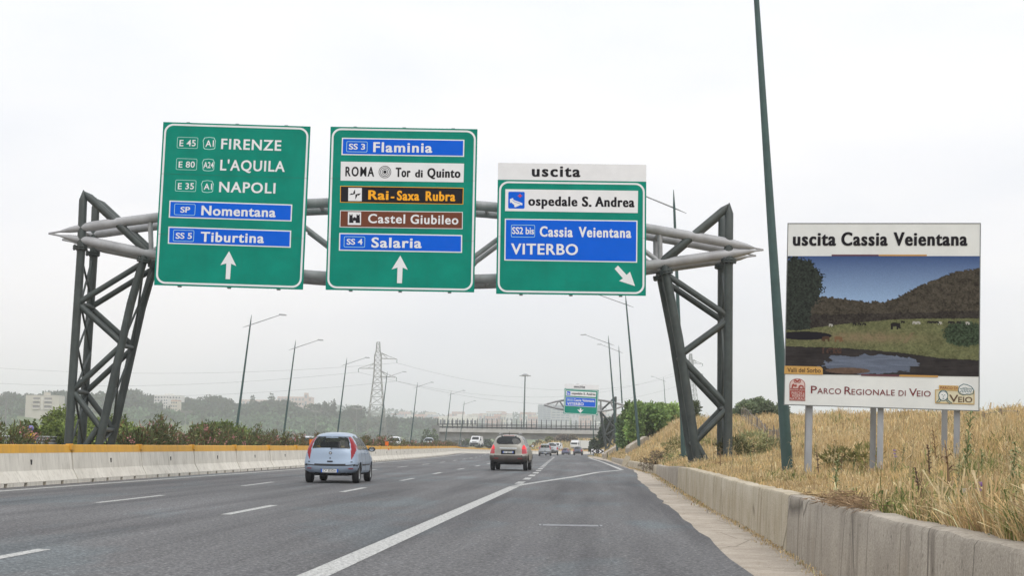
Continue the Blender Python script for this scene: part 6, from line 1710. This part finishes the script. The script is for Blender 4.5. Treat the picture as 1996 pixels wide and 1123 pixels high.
# white vans
def van(loc, rz, label, colr=(.74, .74, .74)):
    root = empty('white_van', loc, rz); tag(root, label, 'van'); m = mat('van_white', (.62, .62, .62), .35, coat=.4)
    prof = [(-2.3, .35), (-2.35, .9), (-2.28, 1.9), (-2.1, 2.05), (.6, 2.05), (.95, 1.95), (1.55, 1.25), (2.2, 1.05), (2.4, .75), (2.4, .35)]
    mb = MB(); n = len(prof); xs_ = [(-.93, .92), (-.98, 1), (.98, 1), (.93, .92)]
    vs = []
    for x_, k in ((-.86, .0), (-.95, 1), (.95, 1), (.86, .0)):
        for yy, zz in prof: vs.append((x_*(1-.12*max(0, zz-1.1)), yy*(1 if k else .985), (zz-1.1)*(1 if k else .97)+1.1))
    fs = [(a*n+i, a*n+(i+1) % n, (a+1)*n+(i+1) % n, (a+1)*n+i) for a in range(3) for i in range(n)]+[tuple(range(n)), tuple(3*n+i for i in range(n))[::-1]]
    mb.add(vs, fs).build('body', m, root)
    MB().add([(-.72, 1.50, 1.33), (.72, 1.50, 1.33), (.64, 1.01, 1.88), (-.64, 1.01, 1.88)], [(0, 1, 2, 3)]).build('windscreen', TINTED, root)
    for sx in (-1, 1):
        MB().add([(sx*.955, .35, 1.2), (sx*.945, 1.35, 1.2), (sx*.885, .95, 1.75), (sx*.89, .35, 1.75)], [(0, 1, 2, 3)]).build('side_window', TINTED, root)
        for wy in (-1.5, 1.5): MB().lathe([(.05, -.1), (.33, -.1), (.33, .1), (.05, .1)], 18, 'X', (sx*.82, wy, .33)).build('wheel', TYRE, root)
        MB().box((sx*.72, 2.36, .82), (.3, .08, .2)).build('headlight', mat('headlight', (.7, .72, .72), .15), root)
        MB().box((sx*1.08, 1.2, 1.3), (.2, .1, .25)).build('mirror', TRIMB, root)
        MB().box((sx*.88, -2.37, 1.0), (.12, .05, .5)).build('tail_light', MATS['tail_light_red'], root)
    MB().box((0, 2.41, .55), (1.7, .06, .28)).build('bumper', TRIMB, root); MB().box((0, 2.36, .86), (.9, .06, .14)).build('grille', TRIMB, root)
    MB().box((.25, -2.36, 1.55), (1.1, .04, .5)).build('rear_window', TINTED, root)
    return root
x, y, z = on_opp(929, 300); van((x, y, z), PI+hd(y), 'white van on the other carriageway before the overpass')
p = D(1086, 875, 372); van((p.x, p.y, float(zopp(372))+.004), PI+hd(p.y)*.5, 'white van in the far bend behind the grey hatchback', (.68, .70, .72))
# white truck coming round the bend
p = D(1126, 880, 385); z = float(zopp(385))+.004
root = empty('white_truck', (p.x, p.y, z), PI-.42); tag(root, 'white truck with pale box body coming round the far bend', 'truck'); tw = mat('van_white', (.74, .74, .74), .35)
mb = MB(); mb.prism([(1.0, .5), (2.3, .5), (2.35, 1.3), (2.1, 2.2), (1.6, 2.75), (1.0, 2.8)], Matrix.Translation((-1.05, 0, 0)) @ Matrix(((0, 1, 0, 0), (1, 0, 0, 0), (0, 0, 1, 0), (0, 0, 0, 1))), 2.1); mb.build('cab', tw, root)
MB().box((0, -2.4, 1.75), (2.3, 6.2, 2.0)).build('box_body', mat('truck_box', (.66, .66, .63), .5), root)
MB().add([(-.9, 2.30, 1.45), (.9, 2.30, 1.45), (.85, 2.13, 2.15), (-.85, 2.13, 2.15)], [(0, 1, 2, 3)]).build('windscreen', TINTED, root)
MB().box((0, 2.36, .75), (2.0, .08, .4)).build('bumper', TRIMB, root)
for sx in (-1, 1):
    for wy in (1.6, -2.6, -3.7): MB().lathe([(.05, -.12), (.42, -.12), (.42, .12), (.05, .12)], 16, 'X', (sx*.9, wy, .42)).build('wheel', TYRE, root)
    MB().box((sx*1.2, 2.0, 1.9), (.18, .12, .5)).build('mirror', TRIMB, root); MB().box((sx*.75, 2.38, .95), (.3, .05, .16)).build('headlight', MATS['headlight'], root)

# ------------------------------------------------------------------ rider on a scooter
p = D(57, 858, 69); sc_loc = (p.x, p.y, float(zopp(p.y))+.004)
root = empty('scooter', sc_loc); tag(root, 'white scooter half hidden by oleanders at the picture edge', 'scooter')
sw_ = mat('scooter_white', (.68, .69, .70), .35, coat=.5)
mb = MB()
mb.add([(-.2, -.42, .35), (.2, -.42, .35), (.24, -.5, .75), (.14, -.52, 1.02), (-.14, -.52, 1.02), (-.24, -.5, .75), (-.16, -.3, .38), (.16, -.3, .38), (.2, -.34, .78), (.1, -.36, 1.0), (-.1, -.36, 1.0), (-.2, -.34, .78)], [(0, 1, 2, 5), (2, 3, 4, 5), (7, 6, 11, 8), (8, 11, 10, 9), (1, 7, 8, 2), (2, 8, 9, 3), (3, 9, 10, 4), (4, 10, 11, 5), (5, 11, 6, 0), (0, 6, 7, 1)]).build('leg_shield', sw_, root)
mb = MB(); mb.box((0, -.1, .32), (.34, .6, .1)); mb.box((0, .5, .52), (.34, .8, .36)); mb.build('body', sw_, root)
MB().box((0, .42, .745), (.28, .75, .09)).build('seat', TRIMB, root)
MB().tube([(-.34, -.36, 1.03), (-.12, -.44, 1.06), (.12, -.44, 1.06), (.34, -.36, 1.03)], .018, 6).build('handlebar', TRIMB, root)
MB().add([(-.2, -.53, 1.03), (.2, -.53, 1.03), (.16, -.44, 1.38), (-.16, -.44, 1.38)], [(0, 1, 2, 3)]).build('windshield', mat_glass('screen_glass', (.8, .8, .8), .7), root)
for wy in (-.62, .66): MB().lathe([(.1, -.05), (.24, -.055), (.26, 0), (.24, .055), (.1, .05)], 18, 'X', (0, wy, .26)).build('wheel', TYRE, root)
MB().box((0, -.535, .86), (.16, .03, .12)).build('headlight', MATS['headlight'], root)
def person():
    root = bpy.data.objects.new('person', None); COL.objects.link(root); root.location = sc_loc
    tag(root, 'person in yellow jacket and violet helmet riding the white scooter', 'person')
    J = dict(pel=(0, .36, .86), ch=(0, .24, 1.15), nk=(0, .17, 1.36), hd=(0, .12, 1.50))
    V = [J['pel'], (0, .32, 1.0), J['ch'], (0, .19, 1.28), J['nk'], J['hd'], (0, .10, 1.60)]; R = [.15, .145, .16, .14, .06, .085, .08]
    Ed = [(i, i+1) for i in range(6)]
    for sx in (-1, 1):
        k = len(V); V += [(sx*.17, .2, 1.29), (sx*.29, .02, 1.10), (sx*.32, -.22, 1.06), (sx*.31, -.33, 1.06)]; R += [.07, .05, .04, .035]; Ed += [(3, k), (k, k+1), (k+1, k+2), (k+2, k+3)]
        for f in range(4):
            q = len(V); V += [(sx*(.285+f*.018), -.385, 1.065-f*.004), (sx*(.285+f*.018), -.395, 1.02)]; R += [.011, .009]; Ed += [(k+3, q), (q, q+1)]
        q = len(V); V += [(sx*.275, -.34, 1.03), (sx*.28, -.37, 1.0)]; R += [.012, .01]; Ed += [(k+3, q), (q, q+1)]
        k = len(V); V += [(sx*.11, .30, .86), (sx*.18, -.08, .80), (sx*.14, -.05, .46), (sx*.14, -.18, .40)]; R += [.1, .075, .05, .05]; Ed += [(0, k), (k, k+1), (k+1, k+2), (k+2, k+3)]
    me = bpy.data.meshes.new('body'); me.from_pydata(V, Ed, []); o = link('body', me, root)
    mod = o.modifiers.new('skin', 'SKIN'); mod.use_smooth_shade = True
    if not me.skin_vertices: me.skin_vertices.new() if hasattr(me.skin_vertices, 'new') else None
    for i, r in enumerate(R):
        sv = me.skin_vertices[0].data[i]; sv.radius = (r, r); sv.use_root = (i == 0)
    o.modifiers.new('sub', 'SUBSURF').levels = 1
    dg = bpy.context.evaluated_depsgraph_get(); bm_ = bpy.data.meshes.new_from_object(o.evaluated_get(dg))
    o.modifiers.clear(); o.data = bm_
    for mm in (mat('skin', (.48, .28, .19), .6), mat('jacket_yellow', (.72, .45, .03), .8, var=.15), mat('trousers_dark', (.04, .045, .06), .85), mat('sleeve_dark', (.06, .06, .08), .85)): bm_.materials.append(mm)
    for pl in bm_.polygons:
        c = pl.center; a = 0
        if c.z < .90: a = 2
        elif c.z < 1.38: a = 1
        if abs(c.x) > .22 and c.z > .9: a = 3 if c.y > -.28 else 0
        pl.material_index = a; pl.use_smooth = True
    hm = MB().lathe([(.0, .165), (.07, .152), (.115, .11), (.135, .04), (.138, -.02), (.128, -.08), (.10, -.10)], 18); hm.v = [(a*.94, b*1.08+.12, c+1.55) for a, b, c in hm.v]
    h = hm.build('helmet', mat('helmet_violet', (.10, .09, .28), .3, coat=.6), root, smooth=True)
    MB().add([(-.09, -.045, 1.47), (.09, -.045, 1.47), (.11, -.035, 1.58), (-.11, -.035, 1.58)], [(0, 1, 2, 3)]).build('visor', mat('visor_dark', (.03, .03, .04), .1), h)
    for sx in (-1, 1): MB().box((sx*.035, .028, 1.515), (.028, .012, .012)).build('eye', TRIMB, root)
    MB().tube([(0, .035, 1.52), (0, .008, 1.475)], [.01, .016], 6).build('nose', MATS['skin'], root)
person()
HAZE = 3.9e-4

# ------------------------------------------------------------------ haze over the valley
hz = bpy.data.materials.new('haze_air'); hz.use_nodes = True; t = hz.node_tree; t.nodes.clear()
o_ = nn(t, 'ShaderNodeOutputMaterial'); v_ = nn(t, 'ShaderNodeVolumePrincipled')
v_.inputs['Color'].default_value = (.915, .938, .965, 1); v_.inputs['Density'].default_value = HAZE; v_.inputs['Anisotropy'].default_value = .25
t.links.new(v_.outputs[0], o_.inputs['Volume'])
mb = MB().box((0, 1650, 47), (5200, 4300, 130)); tag(mb.build('haze', hz), kind='stuff')
bpy.context.view_layer.update()
